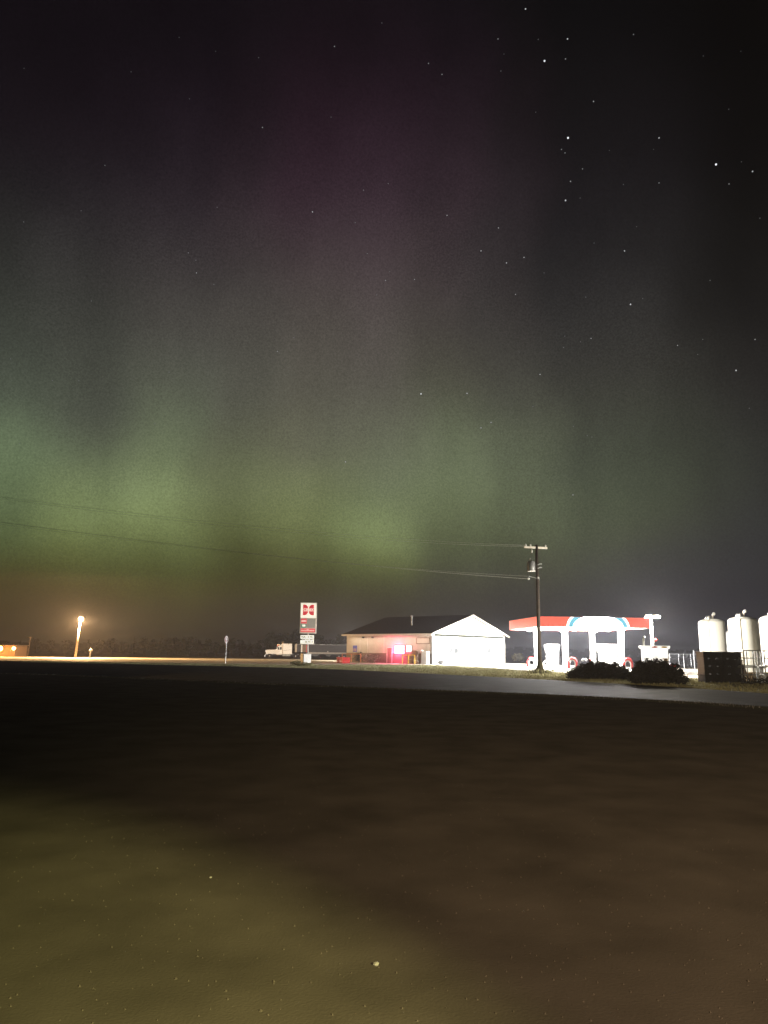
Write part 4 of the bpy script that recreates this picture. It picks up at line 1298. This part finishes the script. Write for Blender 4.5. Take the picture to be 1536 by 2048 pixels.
# ------------------------------------------------------------------ white tanks
def tank(x, y, dia, h, label):
    r = dia / 2
    t = thing('storage_tank', label, 'tank', (x, y, 0), 0, 'white upright storage tanks')
    MB().lathe([(r * .99, 0), (r, .08), (r, h - .25), (r * .97, h - .1), (r * .88, h - .02)], 28).build('shell', M_['poly'], t, True)
    MB().lathe([(r * .879, h - .018), (r * .5, h + .12), (r * .2, h + .16)], 20).build('dome', M_['poly'], t, True)
    MB().tube([(-r * .62, -r * .84, .25), (-r * .62, -r * .84, h + .25), (-r * .4, -r * .55, h + .38), (-r * .3, -r * .3, h + .1)], .045, 7).build('fill_pipe', M_['trim'], t, True)
    MB().lathe([(.26, h + .05), (.28, h + .28), (.2, h + .4)], 12, (-r * .25, -.1, 0)).build('manway_lid', M_['steel'], t, True)
    MB().tube([(.05, -.2, h + .1), (.05, -.2, h + .55), (.2, -.2, h + .6)], .07, 7).build('vent', M_['trim'], t, True)
    MB().ball((.18, -.2, h + .58), .15).build('vent_cap', M_['white'], t, True)
    MB().box(-.2, .2, -r - .012, -r + .05, 1.25, 1.6).build('placard', M_['white'], t)
    return t
tank(P(1427, 1300, 66).x, 66, 2.23, P(1427, 1241, 66).z, 'upright white tank nearest the canopy, fully in view')
tank(P(1489.5, 1300, 61).x, 61, 2.25, P(1489, 1237, 61).z, 'upright white tank, second from the canopy, standing behind the wire cages')
tank(P(1556, 1300, 56).x, 56, 2.25, P(1536, 1234, 56).z, 'upright white tank cut by the right edge of the photo')
tank(P(1461, 1300, 103).x, 103, 2.3, P(1460, 1268, 103).z, 'shaded white tank far back in the gap between the first two tanks')
tank(P(1524, 1300, 76).x, 76, 2.2, P(1520, 1251, 76).z, 'shaded white tank in the gap left of the cut off tank')

# ------------------------------------------------------------------ chain-link fences
def fence(pxs, Y, label, h=1.83, thick=None, x_extra=0):
    a = P(pxs[0], 1310, Y)
    t = thing('chain_link_fence', label, 'fence', (a.x, Y, 0), 0, 'chain-link fences behind the tank yard')
    xs_ = [P(px, 1310, Y).x - a.x for px in pxs]
    for x, px in zip(xs_, pxs):
        if px == thick:
            MB().tube([(x, 0, 0), (x, 0, 2.35)], .1, 8).build('post', M_['steel'], t)
        else:
            MB().tube([(x, 0, 0), (x, 0, h + .04)], .045, 6).build('post', M_['steel'], t)
    MB().tube([(xs_[0], 0, h), (xs_[-1], 0, h)], .04, 6).build('top_rail', M_['steel'], t)
    wm = MB()
    step = .13
    n_ = int((xs_[-1] - xs_[0]) / step)
    for k in range(-int(h / step), n_):
        for sg in (0, 1):
            x0 = k * step; x1 = x0 + h
            c0_, c1_ = max(x0, xs_[0]), min(x1, xs_[-1])
            if c1_ <= c0_: continue
            za, zb_ = (c0_ - x0), (c1_ - x0)
            if sg: za, zb_ = h - za, h - zb_
            d = .0022
            wm.add([(c0_, 0.01 * sg, za - d), (c1_, 0.01 * sg, zb_ - d), (c1_, 0.01 * sg, zb_ + d), (c0_, 0.01 * sg, za + d)], [(0, 1, 2, 3)])
            wm.add([(c0_, -d + 0.01 * sg, za), (c1_, -d + 0.01 * sg, zb_), (c1_, d + 0.01 * sg, zb_), (c0_, d + 0.01 * sg, za)], [(0, 1, 2, 3)])
    tag(wm.build('wire_mesh', M_['steel'], t), kind='stuff')
fence([1339, 1367, 1388, 1412, 1440, 1470], 96, 'near chain-link fence run with one thick taller post', thick=1388)
fence([1334, 1357, 1381, 1397, 1420, 1445], 120, 'far chain-link fence run seen through the near run')

# ------------------------------------------------------------------ black crate stack, wire cages, pallets
cr0 = P(1442, 1363, 46)
crate_proto = None
names = ['bottom', 'second', 'third', 'top']
for sx_ in range(2):
    for k in range(4):
        z = .02 + k * .465
        x = cr0.x + (-.61 if sx_ == 0 else .61) + random.uniform(-.03, .03)
        lab = f'{names[k]} black plastic crate of the {"left" if sx_ == 0 else "right"} stack before the white tanks'
        if crate_proto is None:
            c = thing('crate', lab, 'crate', (x, 46, z), 0, 'black plastic crates stacked before the tanks')
            MB().bbox(-.59, .59, -.5, .5, .09, .44, .03).build('bin', M_['blackplastic'], c)
            MB().box(-.61, .61, -.52, .52, .40, .462).build('rim', M_['blackplastic'], c)
            for xx, hw2 in ((-.46, .12), (-.02, .16), (.44, .13)):
                MB().box(xx - hw2, xx + hw2, -.5, .5, 0, .088).build('runner', M_['blackplastic'], c)
            for xx in (-.4, -.13, .13, .4):
                MB().box(xx - .02, xx + .02, -.515, -.501, .12, .39).build('rib', M_['blackplastic'], c)
            crate_proto = c
        else:
            c = copy_tree(crate_proto)
            c['label'] = lab
        c.location = (x, 46 + random.uniform(-.04, .04), z)
        c.rotation_euler.z = R(random.uniform(-2, 2))
# tube cages (open tote frames)
def cage(x, y, z, label, proto=None):
    if proto is None:
        c = thing('tote_cage', label, 'cage', (x, y, z), R(-6), 'grey tube cages stacked before the tanks')
        w, d, h = 1.16, 1.0, .98
        f = MB()
        for zz in (.04, .5, .95):
            f.tube([(-w / 2, -d / 2, zz), (w / 2, -d / 2, zz), (w / 2, d / 2, zz), (-w / 2, d / 2, zz), (-w / 2, -d / 2, zz)], .032, 6)
        f.build('hoop_bars', M_['steel'], c)
        for xx in (-w / 2, -.06, w / 2):
            for yy in (-d / 2, d / 2):
                MB().tube([(xx, yy, .0), (xx, yy, h)], .034, 6).build('upright_bar', M_['steel'], c)
        for yy in (.0,):
            for xx in (-w / 2, w / 2):
                MB().tube([(xx, yy, .0), (xx, yy, h)], .03, 6).build('upright_bar', M_['steel'], c)
    else:
        c = copy_tree(proto)
        c['label'] = label
    c.location = (x, y, z)
    return c
q = P(1505, 1364, 45)
c1 = cage(q.x, 45, .02, 'lower grey tube cage just right of the black crates')
cage(q.x + .03, 45, 1.01, 'upper grey tube cage just right of the black crates', c1)
cage(q.x + 1.32, 45.4, .02, 'lower grey tube cage cut by the right edge of the photo', c1)
cage(q.x + 1.30, 45.4, 1.01, 'upper grey tube cage cut by the right edge of the photo', c1)
# rusty drum on its side behind the cages, pale pallets
t = thing('rusty_drum', 'dark rusty heating-oil drum on skids behind the tube cages', 'drum', (q.x - .1, 47.2, 0), R(10))
db = MB().lathe([(.1, -.72), (.42, -.66), (.48, -.6), (.48, .6), (.42, .66), (.1, .72)], 18)
db.v = [(p[2], p[1], p[0] + .68) for p in db.v]
db.build('drum_shell', M_['rust'], t, True)
for x in (-.45, .45):
    MB().box(x - .08, x + .08, -.45, .45, 0, .235).build('skid', M_['rust'], t)
for k in range(4):
    pl_ = thing('pallet', f'{["bottom", "second", "third", "top"][k]} pale wooden pallet of the stack behind the right tube cages', 'pallet', (q.x + 1.55 + random.uniform(-.05, .05), 47.6, .0 + k * .16), R(4 + 3 * k), 'pale wooden pallets behind the cages')
    for i in range(5):
        MB().box(-.6, .6, -.5 + i * .235, -.5 + i * .235 + .16, .115, .14).build('slat', M_['palewood'], pl_)
    for yy in (-.42, 0, .42):
        MB().box(-.6, .6, yy - .04, yy + .04, 0.0, .112).build('runner', M_['palewood'], pl_)
bush('weed_clump', 'dark weeds along the foot of the tube cages', q.x + .3, 44.1, [((-.9, 0, .18), .7, .3, .25), ((.3, 0, .2), .8, .3, .28), ((1.4, 0, .2), .7, .3, .26)], 800, .08, M_['juniper'], 'weeds', None, 6)
# things at the store front
def onfront(px, out):
    s = min(np.linspace(0, GW, 500), key=lambda s: abs(to_px(c0.x + ca * s + sa * out, c0.y + sa * s - ca * out)[0] - px))
    return Vector((c0.x + ca * s + sa * out, c0.y + sa * s - ca * out, 0))
p = onfront(930, .9)
t = thing('trash_bin', 'grey trash bin at the middle of the white store front', 'bin', (p.x, p.y, .006))
MB().lathe([(.26, 0), (.3, .7), (.3, .74)], 14).build('bin_body', M_['grey'], t, True)
MB().lathe([(.32, .742), (.3, .82), (.12, .92)], 14).build('lid', M_['dark'], t, True)
p = onfront(881, 1.2)
t = thing('stone_urn', 'low dark planter bowl at the left of the white store front', 'planter', (p.x, p.y, .006))
MB().lathe([(.2, 0), (.25, .08), (.5, .25), (.55, .38)], 14).build('bowl', M_['grey'], t, True)
random.seed(8)
leaf_cloud([((0, 0, .45), .42, .42, .16)], 120, .1).build('foliage', M_['juniper'], t)
p = onfront(962, 1.2)
t = thing('cafe_table', 'small yellowish table at the right of the white store front', 'table', (p.x, p.y, .006), A)
MB().lathe([(.55, .72), (.55, .76)], 16).build('tabletop', M_['yellow'], t)
for k in range(3):
    a = R(120 * k + 20)
    MB().tube([(.1 * math.cos(a), .1 * math.sin(a), .72), (.42 * math.cos(a), .42 * math.sin(a), 0)], .03, 6).build('leg', M_['grey'], t)

# ------------------------------------------------------------------ yard lamp behind the viewer that lights the foreground
t = thing('yard_light', 'wooden yard light pole behind the viewer', 'street lamp', (7.0, -5.6, 0), 0)
MB().tube([(0, 0, 0), (0, 0, 5.0)], [.12, .09], 10).build('pole', M_['wood'], t, True)
MB().lathe([(.2, -.15), (.18, .05), (.08, .15)], 12, (-.15, .25, 4.95)).build('lamp_head', M_['grey'], t, True)
MB().tube([(0, 0, 4.9), (-.15, .25, 5.05)], .03, 6).build('arm', M_['grey'], t)
amber = (1.0, .93, .32)
lamp('SPOT', 'yard_spot', t, (-.2, .32, 4.7), 30000, amber, .1, target=(-8.4, 9.9, 0), spot=R(15), blend=1.0)
t = thing('yard_light', 'wooden yard light pole far behind the viewer on the right', 'street lamp', (3.2, -9.5, 0), 0)
MB().tube([(0, 0, 0), (0, 0, 6.4)], [.17, .12], 10).build('pole', M_['wood'], t, True)
MB().lathe([(.3, -.15), (.26, .05), (.1, .15)], 12, (0, .45, 6.25)).build('lamp_head', M_['grey'], t, True)
MB().tube([(0, 0, 6.3), (0, .45, 6.42)], .04, 6).build('arm', M_['grey'], t)
lamp('SPOT', 'yard_light_lamp', t, (0, .6, 5.9), 31000, (1.0, .70, .42), .2, target=(1.8, 15.6, 0), spot=R(62), blend=1.0)

# ------------------------------------------------------------------ haze
hz_ = bpy.data.materials.new('night haze')
hz_.use_nodes = True
nt = hz_.node_tree
nt.nodes.clear()
o_ = nt.nodes.new('ShaderNodeOutputMaterial')
pv = nt.nodes.new('ShaderNodeVolumePrincipled')
pv.inputs['Color'].default_value = (.80, .81, .95, 1)
pv.inputs['Density'].default_value = 0.00050
pv.inputs['Anisotropy'].default_value = 0.0
nt.links.new(pv.outputs[0], o_.inputs['Volume'])
hz_.cycles.homogeneous_volume = True
hb = MB().box(-1250, 1250, -1250, 1250, -1.0, 16.0).build('haze', hz_)
tag(hb, kind='stuff')
